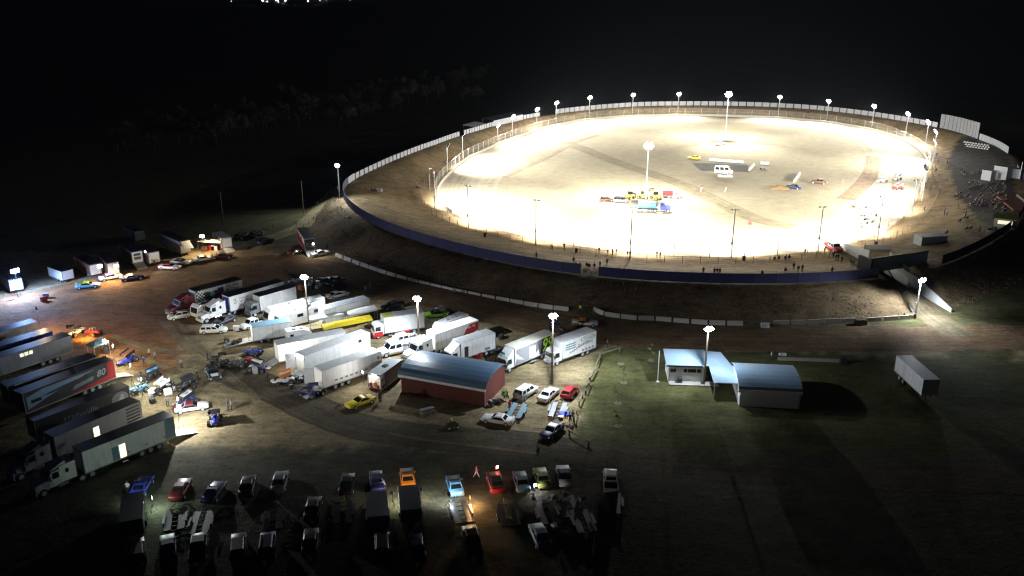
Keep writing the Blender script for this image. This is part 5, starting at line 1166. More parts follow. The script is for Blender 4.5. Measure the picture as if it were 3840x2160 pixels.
o = MB().box(-.8,.8,-.3,.3,0,.35).box(-.8,.8,-.3,.3,.55,.9).box(-.7,-.6,-.2,.2,.35,.55).box(.6,.7,-.2,.2,.35,.55).build('white_stand', PW); o.location = g('L',1510,735); tag(o, 'small white stand in front of the barrier blocks', 'stand')
# farm fences, rails, kerb log
def post_fence(label, pts, h, wires, pm, par=None):
    P = [gnd(*px(*p)) for p in pts]; c = P[0].copy(); c.z = 0; t = thing('wire_fence', label, 'fence', c)
    for p in P: MB().bar(p - c - Vector((0,0,.2)), p - c + Vector((0,0,h)), .07, .06, 6).build('post', pm, t)
    m = MB()
    for a, b in zip(P, P[1:]):
        for z in wires: m.bar(a - c + Vector((0,0,z)), b - c + Vector((0,0,z)), .012, .012, 4)
    m.build('wire', darkmetal(), t); return t
TP = mat('grey_timber', (.2,.17,.12), .9, 0, .2, 4)
post_fence('farm fence of dark posts along the upper side of the sandy track', [('T',505,535),('T',450,575),('T',405,610),('T',350,670),('T',295,720),('T',230,765),('T',165,825),('T',100,880),('T',38,960),('B',1360,190),('B',1260,215),('B',1110,245)], 1.3, (.4,.8,1.2), TP)
post_fence('farm fence of dark posts along the lower side of the sandy track', [('T',500,660),('T',445,700),('T',395,750),('T',350,800),('T',293,850),('T',245,900),('T',188,945),('T',132,995),('B',1740,190),('B',1600,240),('B',1450,260)], 1.3, (.4,.8,1.2), TP)
sand = soil('sandy_track', (.26,.22,.12), streak=('uv', .05, 1.2, 1), amp=.4, edge=True)
strip('sandy_path', [g('T',560,610,0),g('T',430,680,0),g('T',250,830,0),g('T',60,980,0),g('B',1250,330,0)], 6.5, sand, .03)
RAILS = [(('K',1440,945),('K',1690,868)),(('K',1400,1075),('K',1440,965)),(('K',1330,1235),('K',1395,1110)),(('K',1270,1395),('K',1325,1275)),(('a1',1850,370),('a1',1900,210)),(('a1',1735,560),('a1',1800,410)),(('a1',1655,840),('a1',1695,660)),(('a1',1565,1030),('a1',1905,1225)),(('a1',1900,150),('a1',1990,20))]
r0 = None
for k, (a, b) in enumerate(RAILS):
    A, B = g(*a, 0), g(*b, 0); d = B - A; L = d.length; t = thing('rail_barrier', 'low timber rail on posts at the edge of the lawn, ' + ORD[k] + ' of the line', 'rail', (A+B)/2, math.atan2(d.y, d.x), 'timber rails round the lawn')
    MB().box(-L/2, L/2, -.07, .07, .72, .88).build('rail', TP, t)
    for s in (-1, 1): MB().box(s*(L/2-.15)-.08, s*(L/2-.15)+.08, -.09, .09, 0, .72).build('post', TP, t)
o = MB().beam(g('L',1665,1110,.25), g('L',2576,1142,.25), .5, .45).build('kerb_log', mat('kerb_concrete', (.3,.28,.24), .9, 0, .2, .6)); tag(o, 'long grey concrete kerb lying beside the dirt road', 'kerb')
o = MB().box(-.6,.6,-.3,.3,0,.35).build('white_block', PW); o.location = g('L',1722,1070); tag(o, 'white painted block at the end of the long kerb', 'block')
o = MB().box(-.55,.55,-.4,.4,0,.8).box(-.57,.57,-.42,.42,.8,.86).box(-.5,-.4,-.35,.35,.86,.95).build('white_crate', PW); o.location = g('D',927,765); tag(o, 'white crate standing on the gravel right of the station wagon', 'crate')
# ------------------------------------------------------------------ infield
put('ute','white','white crew cab utility at the foot of the far infield pole',('P',1570,212),('P',1650,200))
put('racer','yellow','yellow and white race car parked alone on the infield',('P',1380,385),('P',1215,360), bonnet='white', cat='race car')
put('van','white','white ambulance van on the infield',('P',1550,545),('P',1755,560), sc=1.15)
put('sedan','white','white sedan in front of the ambulance van',('P',1585,595),('P',1755,600))
put('hatch','brown','brown hatchback at the left end of the infield service bay',('P',170,890),('P',310,880), name='parked_car')
put('suv','grey','grey and white off road wagon beside the brown hatchback',('P',330,895),('P',500,905), roof='dark')
put('sedan','navy','dark blue sedan beside the heap of dirt on the infield',('P',2440,725),('P',2570,745), roof='dark')
put('ute','brown','dark utility standing alone on the right of the infield',('N',50,445),('N',150,455))
put('ute','red','red and white tow truck in the track gateway',('N',210,1215),('N',340,1290), sc=1.2, roof='white')
put('wagon','grey','pale car parked on the right hand spectator bank',('a8',1090,960),('a8',1180,900))
TCARS = [(('N',810,430),('N',910,425),'white','white sprint car at the head of the field on the right bend','white'),(('N',990,420),('N',1090,390),'silver','silver sprint car beside the leader on the right bend','white'),
    (('N',990,525),('N',1110,515),'red','red sprint car on the outside of the right bend','red'),(('N',560,745),('N',670,740),'cream','white sprint car alone in the middle of the right bend','white'),
    (('N',610,890),('N',690,870),'white','white sprint car leading the bunch near the gate','white'),(('N',640,930),('N',730,915),'silver','silver sprint car in the bunch near the gate','silver'),(('N',690,860),('N',780,830),'white','white sprint car on the inside of the bunch near the gate','silver'),(('N',510,970),('N',620,975),'white','last sprint car of the bunch near the gate','white')]
for A, B, c, lb, wg in TCARS: sp(lb, B, A, col=c, wing=wg, wcol='grey', group='sprint cars racing on the track')
# water truck
c, rz = from_axis(('P',680,1005), ('P',880,1012)); t = thing('water_truck', 'blue water truck with a pale blue tank in front of the infield pole', 'truck', c, rz)
MB().cyl((-1.3,0,2.0), 1.05, 5.2, 'x', 20).build('tank', paint('sky'), t, True); MB().box(-4,2.2,-.5,.5,.7,1.0).build('chassis', darkmetal(), t); cab_bonnet(t, 1.6, 'blue', False, 'white', False)
MB().bar((1.5,.9,1),(1.5,.9,4.0),.09,.09,8).build('exhaust_stack', darkmetal(), t)
for s in (-1, 1): wheel(t, -3.2, s*1.0, .52, .4, 'white')
def loader(label, A, B, boom):
    c, rz = from_axis(A, B); t = thing('wheel_loader', label, 'loader', c, rz, 'yellow machines in the infield service bay'); t.scale = (.8,.8,.8); Y = paint('machine')
    MB().box(-2.6,.2,-.9,.9,.8,1.9).build('body', Y, t); MB().loft([[(-1.0,-.75,1.9),(.4,-.75,1.9),(.4,.75,1.9),(-1.0,.75,1.9)],[(-.9,-.65,3.1),(.2,-.65,3.1),(.2,.65,3.1),(-.9,.65,3.1)]]).build('cab', glass(), t); MB().box(-1.0,.3,-.7,.7,3.1,3.2).build('roof', Y, t)
    a = MB()
    for s in (-1, 1): a.beam((.2,s*.5,1.6),(2.2,s*.5,boom),.18,.3)
    a.build('boom', Y, t); MB().prism([(2.1,boom-.5),(3.0,boom-.6),(2.3,boom+.1),(2.2,boom+.6),(2.0,boom+.4)], -1.15, 1.15).build('bucket', darkmetal(), t)
    for x in (-1.9, 1.0):
        for s in (-1, 1): wheel(t, x, s*1.0, .65, .5, 'machine')
    return t
loader('yellow loader with its boom up, right one of the infield machines', ('P',860,870), ('P',790,850), 3.4); loader('yellow loader behind the infield pole base', ('P',700,855), ('P',620,850), 1.0); loader('yellow loader behind the grey off road wagon', ('P',480,870), ('P',570,840), 1.6)
c, rz = from_axis(('P',925,840), ('P',1030,845)); t = rigid('red and white fire truck in the infield service bay', c, rz, 3.2, 2.6, 'red', 'white', 'white', group=None, w=1.0, ch=2.2, zb=.8)
for i, (p, h) in enumerate(((('P',1010,925),3.8),(('P',1357,832),3.7),(('P',1645,835),3.7),(('P',1845,175),3.4))):
    t = thing('feather_flag', ('red and white feather flag leaning at the right of the service bay','red and white feather flag standing alone, left one of two','red and white feather flag standing alone, right one of two','dark feather flag at the far infield pole')[i], 'flag', g(*p), 0, 'feather flags on the infield')
    lean = (1.5,.5,.7,.6)[i]; MB().bar((0,0,0),(lean*.4,0,h*.45),.04,.035,6).bar((lean*.4,0,h*.45),(lean,0,h),.035,.02,6).build('pole', darkmetal(), t)
    MB().slab([(lean*.22,0,h*.28),(lean*.62,0,h*.34),(lean*.95,0,h*.55)], .015).build('lower_flag', paint('red'), t)
    MB().slab([(lean*.22,.0,h*.3),(lean*.98,0,h*.56),(lean+.45,0,h*.92),(lean+.15,0,h)], .012).build('upper_flag', paint('silver'), t); MB().slab([(lean*.8,-.02,h*.84),(lean+.42,-.02,h*.86),(lean+.35,-.02,h*.99),(lean*.98,-.02,h*1.0)], .05).build('flag_tip', paint('maroon'), t)
for i, (a, b, lb) in enumerate(((('P',1480,395),('P',1890,425),'long white barrier wall behind the ambulance van'),(('P',1960,515),('P',2020,455),'short slanting white barrier right of the ambulance van'),(('P',2095,437),('P',2200,442),'short white barrier behind the grey buggy'),(('P',1400,205),('P',1475,160),'white barrier left of the far infield pole'),(('P',1770,238),('P',1845,185),'white barrier right of the far infield pole'),(('P',2505,655),('P',2570,560),'slanting white barrier beside the dark blue sedan'))):
    A, B = g(*a), g(*b); d = B - A; o = MB().loft([[(x,-.3,0),(x,.3,0),(x,.12,.95),(x,-.12,.95)] for x in (-d.length/2, d.length/2)]).build('infield_barrier', WC); o.location = (A+B)/2; o.rotation_euler = (0,0,math.atan2(d.y, d.x)); tag(o, lb, 'barrier', 'white barriers on the infield')
A, B = g('P',540,930), g('P',980,990); o = MB().box(-(B-A).length/2, (B-A).length/2, -4.5, 5.5, .0, .16).build('service_slab', mat('bay_concrete', (.42,.41,.38), .9, 0, .12, .4)); o.location = (A+B)/2; o.rotation_euler = (0,0,math.atan2((B-A).y,(B-A).x)); tag(o, 'pale concrete slab of the infield service bay', 'slab', None, 'structure')
o = MB(); r = random.Random(3)
for k in range(3): o.ball(((-1.6,0,1.4)[k], (0,.3,-.2)[k], .1), 1.5, 14, 7, (1.2,.9,.75 if k == 1 else .5))
o = o.build('dirt_heap', mat('heap_soil', (.2,.13,.06), .95, 0, .3, 2, .8), None, True); o.location = g('P',2330,735); tag(o, 'brown heap of dirt left of the dark blue sedan', 'heap')
o = MB().cyl((0,0,.03), .3, .06, 'z', 12).cyl((0,0,.4), .2, .7, 'z', 12, .04).build('traffic_cone', paint('red')); o.scale = (2,2,2); o.location = g('P',1970,1160); tag(o, 'red marker cone alone on the near straight', 'cone')
# tyre piles, bins
def bin_(label, p):
    t = thing('rubbish_bin', label, 'bin', g(*p), 0, 'dark bins along the spectator fence'); MB().loft([[(-.26,-.28,.05),(.26,-.28,.05),(.26,.28,.05),(-.26,.28,.05)],[(-.32,-.34,1.0),(.32,-.34,1.0),(.32,.34,1.0),(-.32,.34,1.0)]]).build('body', paint('dark'), t); MB().box(-.36,.36,-.37,.37,1.0,1.08).build('lid', PB, t)
    for s in (-1, 1): MB().cyl((-.28,s*.25,.1),.1,.05,'y',10).build('wheel', rubber(), t)
bin_('dark bin near the left end of the spectator fence', ('U',60,605)); bin_('dark bin in the middle of the spectator fence', ('U',1162,795)); bin_('dark bin right of the near floodlight pole', ('V',930,890)); bin_('dark bin at the corner of the track gateway', ('N',785,1195)); bin_('dark bin against the bright white wall', ('M',550,175))
def buggy(label, loc, rz, col, rider=None, cat='quad bike'):
    t = thing('quad_bike', label, cat, loc, rz)
    MB().loft([[(-.85,-.3,.5),(-.85,.3,.5),(-.85,.25,.8),(-.85,-.25,.8)],[(0,-.22,.45),(0,.22,.45),(0,.18,.8),(0,-.18,.8)],[(.8,-.32,.5),(.8,.32,.5),(.8,.2,.85),(.8,-.2,.85)]]).build('body', paint(col), t); MB().box(-.5,.1,-.17,.17,.8,.92).build('seat', PB, t)
    MB().bar((.45,-.4,1.05),(.45,.4,1.05),.025).bar((.55,0,.7),(.45,0,1.05),.03).build('handlebar', darkmetal(), t); MB().box(-.95,-.55,-.4,.4,.85,.9).build('rack', metal(), t)
    for x in (-.65,.65):
        for s in (-1, 1): wheel(t, x, s*.48, .3, .24, 'steel')
    return t
buggy('dark quad bike ridden across the gravel in front of the red shed', g('G',1280,820), rad(200), 'dark')
buggy('grey buggy in front of the short white barrier on the infield', g('P',2130,500), rad(20), 'grey')
buggy('quad bike lying beside the red shed corner', g('a1',340,520), rad(30), 'dark')
buggy('dark buggy beside the front trailer ramp', g('b4',2370,1310), rad(80), 'maroon')

# ------------------------------------------------------------------ people
SK, HR = mat('skin', (.27,.165,.12), .6), mat('hair', (.05,.035,.025), .8)
CL = {k: mat('cloth_' + k, v, .85, 0, .15, 6) for k, v in dict(dark=(.025,.025,.03), navy=(.03,.04,.12), red=(.4,.03,.03), orange=(.85,.25,.05), yellow=(.7,.75,.1), blue=(.06,.08,.4), grey=(.2,.2,.21), white=(.7,.7,.68), tan=(.35,.27,.18), pink=(.8,.15,.25), purple=(.25,.2,.45)).items()}
def person_template(pose):
    """one body surface: limbs and trunk grown round a posed skeleton, then fused"""
    m = MB(); segs = []
    def limb(kind, *pr):
        for (p, r), (q, r2) in zip(pr, pr[1:]):
            m.bar(p, q, r, r2, 10); m.ball(q, r2*1.0, 10, 6); segs.append((kind, Vector(p), Vector(q)))
        m.ball(pr[0][0], pr[0][1], 10, 6)
    sit = pose == 'sit'; hz = .5 if sit else .93; lean = {'lean': .3, 'sit': -.08}.get(pose, 0)
    hip = Vector((0,0,hz)); chest = hip + Vector((lean, 0, .43)); neck = chest + Vector((lean*.3, 0, .14)); hd = neck + Vector((lean*.25+.02, 0, .17))
    segs.append(('shirt', hip + Vector((0,0,.12)), chest))
    rg = []
    for f, a, b in ((-.1,.13,.105),(.0,.165,.12),(.25,.145,.105),(.6,.175,.12),(.9,.2,.115),(1.05,.15,.085),(1.12,.06,.055)):
        c = hip.lerp(chest, f); rg.append([c + Vector((b*math.cos(t*.5236), a*math.sin(t*.5236), 0)) for t in range(12)])
    m.loft(rg); limb('skin', (chest + Vector((0,0,.04)), .06), (neck + Vector((0,0,.04)), .055)); m.ball(hd, .105, 14, 10, (1,.8,1.2)); segs.append(('skin', hd - Vector((0,0,.1)), hd + Vector((0,0,.12))))
    m.bar(hd + Vector((.1,0,.02)), hd + Vector((.125,0,-.03)), .012, .02, 6); m.ball(hd + Vector((.085,0,-.075)), .028, 8, 5, (.7,1,.5))
    for s in (-1, 1): m.ball(hd + Vector((0,s*.085,-.0)), .03, 8, 5, (.7,.4,1.1)); m.ball(hd + Vector((.088,s*.035,.03)), .014, 6, 4)
    for s in (-1, 1):
        sh = chest + Vector((0, s*.19, .03))
        ph = {'walk': s*.35, 'stand': .06, 'stand2': .1, 'lean': .7, 'sit': .55, 'ride': 1.0}.get(pose, 0)
        el = sh + Vector((math.sin(ph)*.29, s*.07, -math.cos(ph)*.29)); p2 = ph + {'walk': .35, 'stand': .2, 'stand2': 1.7 if s > 0 else .3, 'lean': .6, 'sit': .9, 'ride': .3}.get(pose, .2)
        wr = el + Vector((math.sin(p2)*.25, -s*.03, -math.cos(p2)*.25)); limb('shirt', (sh, .062), (el, .046)); limb('shirt' if sit else 'skin', (el, .044), (wr, .031))
        dv = (wr - el).normalized(); sd = Vector((0, 1, 0)); fw = dv.cross(sd).normalized(); pm = wr + dv*.075
        m.bar(wr, pm, .03, .038, 8); segs.append(('skin', wr, pm + dv*.1))
        for k in range(4):
            b0 = pm + fw*((k-1.5)*.02); b1 = b0 + dv*(.045,.052,.05,.038)[k] - sd*s*.006; m.bar(b0, b1, .0105, .0095, 6); m.bar(b1, b1 + dv*.03 - sd*s*.018, .0095, .008, 6)
        t0 = wr + dv*.03 + fw*.03; m.bar(t0, t0 + dv*.035 + fw*.03, .012, .011, 6); m.bar(t0 + dv*.035 + fw*.03, t0 + dv*.065 + fw*.032 - sd*s*.012, .011, .009, 6)
        h0 = hip + Vector((0, s*.095, -.02)); sw = {'walk': -s*.38, 'stand': 0, 'stand2': .03*s, 'lean': .05}.get(pose, 0)
        if sit: kn = h0 + Vector((.42, s*.05, -.02)); an = Vector((.46, s*.16, .09))
        else: kn = h0 + Vector((math.sin(sw)*.43, s*.02, -math.cos(sw)*.43)); bk = sw - (.3 if pose == 'walk' and sw < 0 else .02); an = kn + Vector((math.sin(bk)*.4, 0, -math.cos(bk)*.4))
        if not sit and pose != 'walk': an.z = .085
        limb('trousers', (h0, .092), (kn, .062)); limb('trousers', (kn, .06), (an, .043)); toe = an + Vector((.15, s*.02, -.045)); limb('shoes', (an - Vector((.03,0,.035)), .045), (toe, .035))
    me = m.mesh('body'); o = bpy.data.objects.new('body', me); COL.objects.link(o)
    md = o.modifiers.new('r', 'REMESH'); md.mode = 'VOXEL'; md.voxel_size = .0125; dg = bpy.context.evaluated_depsgraph_get(); nm = bpy.data.meshes.new_from_object(o.evaluated_get(dg)); nm.name = 'body_' + pose; bpy.data.objects.remove(o)
    ks = ('skin','shirt','trousers','shoes')
    for mm in (SK, CL['dark'], CL['navy'], PB): nm.materials.append(mm)
    zmin = min(v.co.z for v in nm.vertices)
    for v in nm.vertices: v.co.z -= zmin
    for p in nm.polygons:
        c = Vector(p.center); c.z += zmin; best = ('shirt', 9)
        for k, a, b in segs:
            d = b - a; tt = max(0, min(1, (c-a).dot(d)/max(1e-9, d.length_squared))); r = (c - a - d*tt).length - (.09 if k == 'shirt' and (b-a).length > .25 and abs(a.y) < .01 else 0)
            if r < best[1]: best = (k, r)
        p.material_index = ks.index(best[0]); p.use_smooth = True
    hb = MB().ball(hd - Vector((0,0,zmin)) + Vector((-.018,0,.03)), .112, 14, 8, (1,.84,1.12)); hm = hb.mesh('hair')
    bm = bmesh.new(); bm.from_mesh(hm); hz_ = hd.z - zmin
    bmesh.ops.delete(bm, geom=[v for v in bm.verts if v.co.z < hz_ + .02 + (v.co.x - hd.x)*.7], context='VERTS'); bm.to_mesh(hm); bm.free(); hm.materials.append(HR)
    return nm, hm
TPL = {p: person_template(p) for p in ('stand','stand2','walk','lean','sit')}
CHAIR = {}
def person(label, loc, rz, pose='stand', shirt='dark', legs='dark', group=None, h=1.0, chair=False):
    nm, hm = TPL[pose]; o = bpy.data.objects.new('person', nm); COL.objects.link(o); o.location = loc; o.rotation_euler = (0,0,rz); o.scale = (h,h,h)
    for i, mm in ((1, CL[shirt]), (2, CL[legs])): o.material_slots[i].link = 'OBJECT'; o.material_slots[i].material = mm
    tag(o, label, 'person', group); hh = bpy.data.objects.new('hair', hm); COL.objects.link(hh); hh.parent = o
    if chair:
        if not CHAIR:
            c = thing('camp_chair', 'dark folding camp chair', 'chair', (0,0,0)); MB().box(-.2,.26,-.25,.25,.36,.4).build('seat', CL['navy'], c); MB().slab([(-.2,-.25,.42),(-.2,.25,.42),(-.32,.25,.9),(-.32,-.25,.9)], .02).build('backrest', CL['navy'], c)
            for x, y in ((-.2,-.24),(-.2,.24),(.24,-.24),(.24,.24)): MB().bar((x,y,0),(x,y,.38),.015).build('leg', darkmetal(), c)
            CHAIR['c'] = c; c.location = loc; c.rotation_euler = (0,0,rz)
        else: c = dup(CHAIR['c'], loc, rz)
        c['label'] = 'dark folding camp chair under a seated spectator'; c['group'] = 'camp chairs on the spectator bank'
    return o
def track_dir(p): return math.atan2(TC[1]-p.y, TC[0]-p.x)
SPG = 'spectators on the near bank'
for k, (z, x, y, pose, cl, lb) in enumerate([('U',870,765,'stand','grey','lone spectator near the left part of the spectator fence'),('U',1015,757,'stand2','dark','spectator with one arm raised left of the middle bin'),('U',1437,808,'stand','dark','spectator right of the middle bin facing the track'),('U',1540,828,'stand','grey','slim spectator between two others at the fence'),('U',1600,822,'stand','dark','left one of a pair of spectators left of the pole'),('U',1643,822,'stand2','dark','right one of a pair of spectators left of the pole'),
    ('U',1780,848,'stand','dark','spectator leaning close to the near middle pole'),('U',1812,855,'stand','dark','spectator directly in front of the near middle pole'),('U',2135,858,'stand','dark','left one of two spectators right of the middle pole'),('U',2175,860,'stand','dark','right one of two spectators right of the middle pole'),('U',680,880,'stand','dark','spectator standing on the crest behind the blue wall'),('U',1130,940,'stand','dark','spectator on the crest left of the gap in the wall'),
    ('U',1447,985,'walk','dark','person striding out through the gap in the blue wall'),('U',1532,950,'walk','dark','person walking down to the track from the wall gap'),('U',1380,1010,'stand2','dark','person standing in the gap of the blue wall'),('V',440,1060,'stand','dark','spectator behind the wall at the left of the right half'),('V',572,1072,'stand','dark','tallest of the three spectators behind the wall'),('V',605,1070,'stand2','dark','middle of the three spectators behind the wall'),('V',637,1070,'stand','dark','right of the three spectators behind the wall'),
    ('V',1530,1005,'stand','dark','spectator standing ahead of a pair on the grass'),('V',1585,1040,'stand','dark','left one of a pair standing on the grass'),('V',1632,1035,'stand2','dark','right one of a pair standing on the grass'),('V',2010,865,'stand','dark','first of a queue on the walkway by the gate'),('V',2042,895,'stand','dark','second of the queue on the walkway by the gate'),('V',2068,897,'stand2','dark','third of the queue on the walkway by the gate'),('V',2110,920,'walk','dark','last of the queue on the walkway by the gate'),('V',2222,965,'lean','dark','person bending down on the walkway'),('V',2248,972,'stand','grey','person beside the bending one on the walkway'),('V',1668,815,'stand','grey','person against the catch fence right of the seated groups'),('V',1905,805,'stand','dark','person beside the gate post'),('V',1992,1060,'stand','dark','person peering over the wall near the bridge'),
    ('T',875,520,'stand','white','person in a pale top standing by the seated pair at the left end'),('T',1490,455,'stand','dark','person standing behind a seated pair near the slim lamp post'),('T',950,900,'stand','dark','left one of two people behind the blue wall'),('T',985,905,'stand','grey','right one of two people behind the blue wall')]):
    p = g(z, x, y); person(lb, p, track_dir(p) + RND.uniform(-.4,.4), pose, cl, ('dark','navy','tan')[k % 3], SPG, RND.uniform(.97,1.06))
for k, (z, x, y, lb) in enumerate([('U',1160,970,'seated spectator behind the wall, leftmost of four'),('U',1207,975,'seated spectator behind the wall, second of four'),('U',1290,975,'seated spectator behind the wall, third of four'),('U',1318,985,'seated spectator behind the wall, rightmost of four'),('V',1300,895,'seated spectator near the fence, first of the left pair'),('V',1352,888,'seated spectator near the fence, second of the left pair'),('V',1432,885,'seated spectator near the fence, first of the right pair'),('V',1476,878,'seated spectator near the fence, second of the right pair'),('V',1150,1072,'spectator sitting just behind the blue wall'),('V',1430,1035,'spectator sitting low on the open grass'),
    ('T',955,545,'left one of a pair sitting beside a white esky'),('T',990,548,'right one of a pair sitting beside a white esky'),('T',1490,510,'left one of the seated pair near the slim lamp post'),('T',1525,505,'right one of the seated pair near the slim lamp post'),('T',1520,1105,'left one of a pair sitting behind the blue wall'),('T',1550,1112,'right one of a pair sitting behind the blue wall')]):
    p = g(z, x, y); person(lb, p, track_dir(p), 'sit', ('dark','grey','navy','dark')[k % 4], 'dark', SPG, 1, True)
o = MB().box(-.9,.9,-.6,.6,0,.75).box(-.93,.93,-.63,.63,.75,.86).build('esky', PW); o.location = g('T',1035,545); tag(o, 'large white esky beside a seated pair at the left end', 'esky')
RG = 'spectators on the right hand bank'
for k, (z, x, y, pose, lb) in enumerate([('N',1520,120,'stand','person standing by the far end of the right catch fence'),('N',1540,200,'stand2','person holding something by the right catch fence'),('N',1505,262,'stand','person standing behind a low table on the right'),('N',1645,215,'walk','person walking alone high on the right bank'),('N',1640,420,'walk','person walking in the middle of the right bank'),('N',1437,520,'stand','person leaning on the fence at the right'),('N',1445,490,'stand','second person at the fence on the right'),('N',1558,545,'stand2','person on open ground right of the fence pair'),('N',1370,785,'stand','person at the fence corner near the right pole'),('N',1612,830,'stand','left of two people close together on the right bank'),('N',1642,835,'stand','right of two people close together, in purple'),('N',1785,755,'lean','person crouched on the concrete terrace edge'),('N',1868,850,'stand','person standing among seated friends on the right bank'),('N',2035,1030,'stand','person alone near the right hand car')]):
    p = g(z, x, y); person(lb, p, track_dir(p) + RND.uniform(-.6,.6), pose, 'purple' if 'purple' in lb else ('dark','grey','navy')[k % 3], 'dark', RG)
for k, (z, x, y) in enumerate([('N',1515,298),('N',1850,880),('N',1885,885),('N',1800,915),('N',1880,1010),('N',1930,1005),('N',1640,1060)]):
    p = g(z, x, y); person(('seated person behind the low table at the right fence','left of the seated friends on the right bank','right of the seated friends on the right bank','person seated apart left of the friends','left of a pair seated near the right hand car','right of a pair seated near the right hand car','person seated low in the shade near the white hut')[k], p, track_dir(p), 'sit', ('dark','grey','navy')[k % 3], 'dark', RG, 1, True)
# the dark crowd on the right terraces
r = random.Random(21); n = 0
for x0, y0, x1, y1, cnt in ((540,300,780,420,14),(760,180,1330,330,32),(780,430,1000,590,20),(1080,430,1330,720,22),(660,0,960,100,12),(930,330,1330,430,14)):
    for k in range(cnt):
        p = g('a8', r.uniform(x0,x1), r.uniform(y0,y1)); person('seated spectator in the dark crowd on the right hand terraces', p, track_dir(p) + r.uniform(-.3,.3), 'sit', r.choice(('dark','dark','grey','navy','dark','dark','tan')), 'dark', 'dark crowd on the right hand terraces', 1, True)
A = None
for i in range(26):
    x = 1255 + (i % 9) * 62 + (i // 9) * 30; y = 690 + (i // 9) * 48 + (i % 9) * 9; p = g('a7', x, y)
    if A is None:
        A = thing('bench_seat', 'white plastic bench seat in the rows below the tall backing wall', 'seat', p, track_dir(p), 'white bench seats below the backing wall'); MB().box(-.25,.25,-.5,.5,.4,.46).build('seat', paint('silver'), A); MB().box(-.3,-.25,-.5,.5,.46,.8).build('backrest', paint('silver'), A)
        for s in (-1, 1): MB().box(-.2,.2,s*.4-.03,s*.4+.03,0,.4).build('leg', darkmetal(), A)
    else: dup(A, p, track_dir(p))
o = MB().box(-3.5,3.5,-1.5,1.5,-.3,1.9).box(-3.7,3.7,-1.7,1.7,1.9,2.05).build('ticket_hut', mat('hut_panel', (.45,.5,.52), .5, 0, .15, 1)); o.location = g('a8',190,1090); o.rotation_euler = (0,0,.2); tag(o, 'pale grey hut with a bright side panel above the bridge', 'hut')
# pit crews
PG_ = 'pit crew and visitors'
for k, (z, x, y, pose, sh, lg, lb) in enumerate([('b3',680,340,'walk','tan','dark','person in a tan top walking in the orange light'),('b3',800,400,'walk','grey','dark','person in a dark jacket walking beside the tan one'),('b3',570,520,'walk','navy','dark','person striding past the blue seated sprint car'),('b3',510,800,'stand','dark','dark','crew member standing by the sprint car with the pale blue wing'),('b3',1350,560,'stand','grey','dark','person alone in the open middle of the yard'),('b3',1900,400,'stand','dark','dark','person beside the all black sprint car'),('b3',1065,1370,'stand2','grey','dark','crew member with bent arm behind the white race car'),('b3',1690,800,'stand','dark','dark','dark clad crew member at the black sprint car'),('b3',1200,1050,'lean','dark','white','crew member bending over the white winged sprint car'),('b3',2330,1440,'stand','dark','dark','left one of two people at the end of the lit ramp'),('b3',2400,1440,'stand','grey','dark','right one of two people at the end of the lit ramp'),
    ('E',1300,560,'stand','blue','dark','person in a blue shirt between the sprint cars'),('D',805,960,'stand','dark','tan','person holding a round tray near the loading ramp'),('b4',2330,1260,'stand','red','dark','person in dark red at the front trailer ramp'),('K',1537,812,'stand','orange','navy','person in an orange shirt beside the rightmost white truck'),('F',228,130,'walk','red','white','left one of two people on the pit road, in red'),('F',290,110,'walk','grey','tan','right one of two people on the pit road'),('F',1308,190,'walk','purple','navy','person in purple walking along the barrier blocks'),
    ('K',1208,395,'stand','yellow','dark','marshal in a yellow vest at the gap in the barriers'),('K',1290,400,'stand','dark','dark','person in dark clothes right of the yellow marshal'),('K',1215,275,'stand','dark','dark','left one of two people climbing the bank path'),('K',1320,250,'walk','navy','dark','right one of two people climbing the bank path'),('a4',2000,300,'stand','yellow','dark','marshal in a yellow vest beside the white truck roof'),('G',395,500,'stand','dark','dark','left one of two people at the black enclosed trailer'),('G',415,500,'stand2','dark','dark','right one of two people at the black enclosed trailer'),
    ('a1',1590,850,'lean','blue','blue','person in blue jeans bending at the steel trailer'),('a1',1630,800,'stand','dark','dark','person watching beside the lawn rail'),('a1',580,620,'stand','red','dark','person in red beside the green car trailer'),('a1',1080,1180,'walk','tan','dark','person walking at the boot of the dark white roofed sedan'),('J',1892,290,'walk','pink','white','person in bright pink in front of the red race car'),('J',790,450,'lean','purple','dark','person in purple bending beside the navy sedan'),('I',265,480,'stand','white','navy','person in a pale top left of the blue race car'),('T',410,1255,'stand','dark','dark','crew member at the engine of the white race car'),('L',1580,1130,'stand','white','dark','small pale figure near the long kerb'),('a4',1345,300,'stand','dark','dark','person behind the 99 truck near the pit road')]):
    p = g(z, x, y); person(lb, p, RND.uniform(0, 6.28), pose, sh, lg, PG_, RND.uniform(.97,1.05))
p = g('G',1280,800); person('rider in a yellow vest on the quad bike', p + Vector((-.05,.0,.36)), rad(200), 'sit', 'yellow', 'dark', PG_)

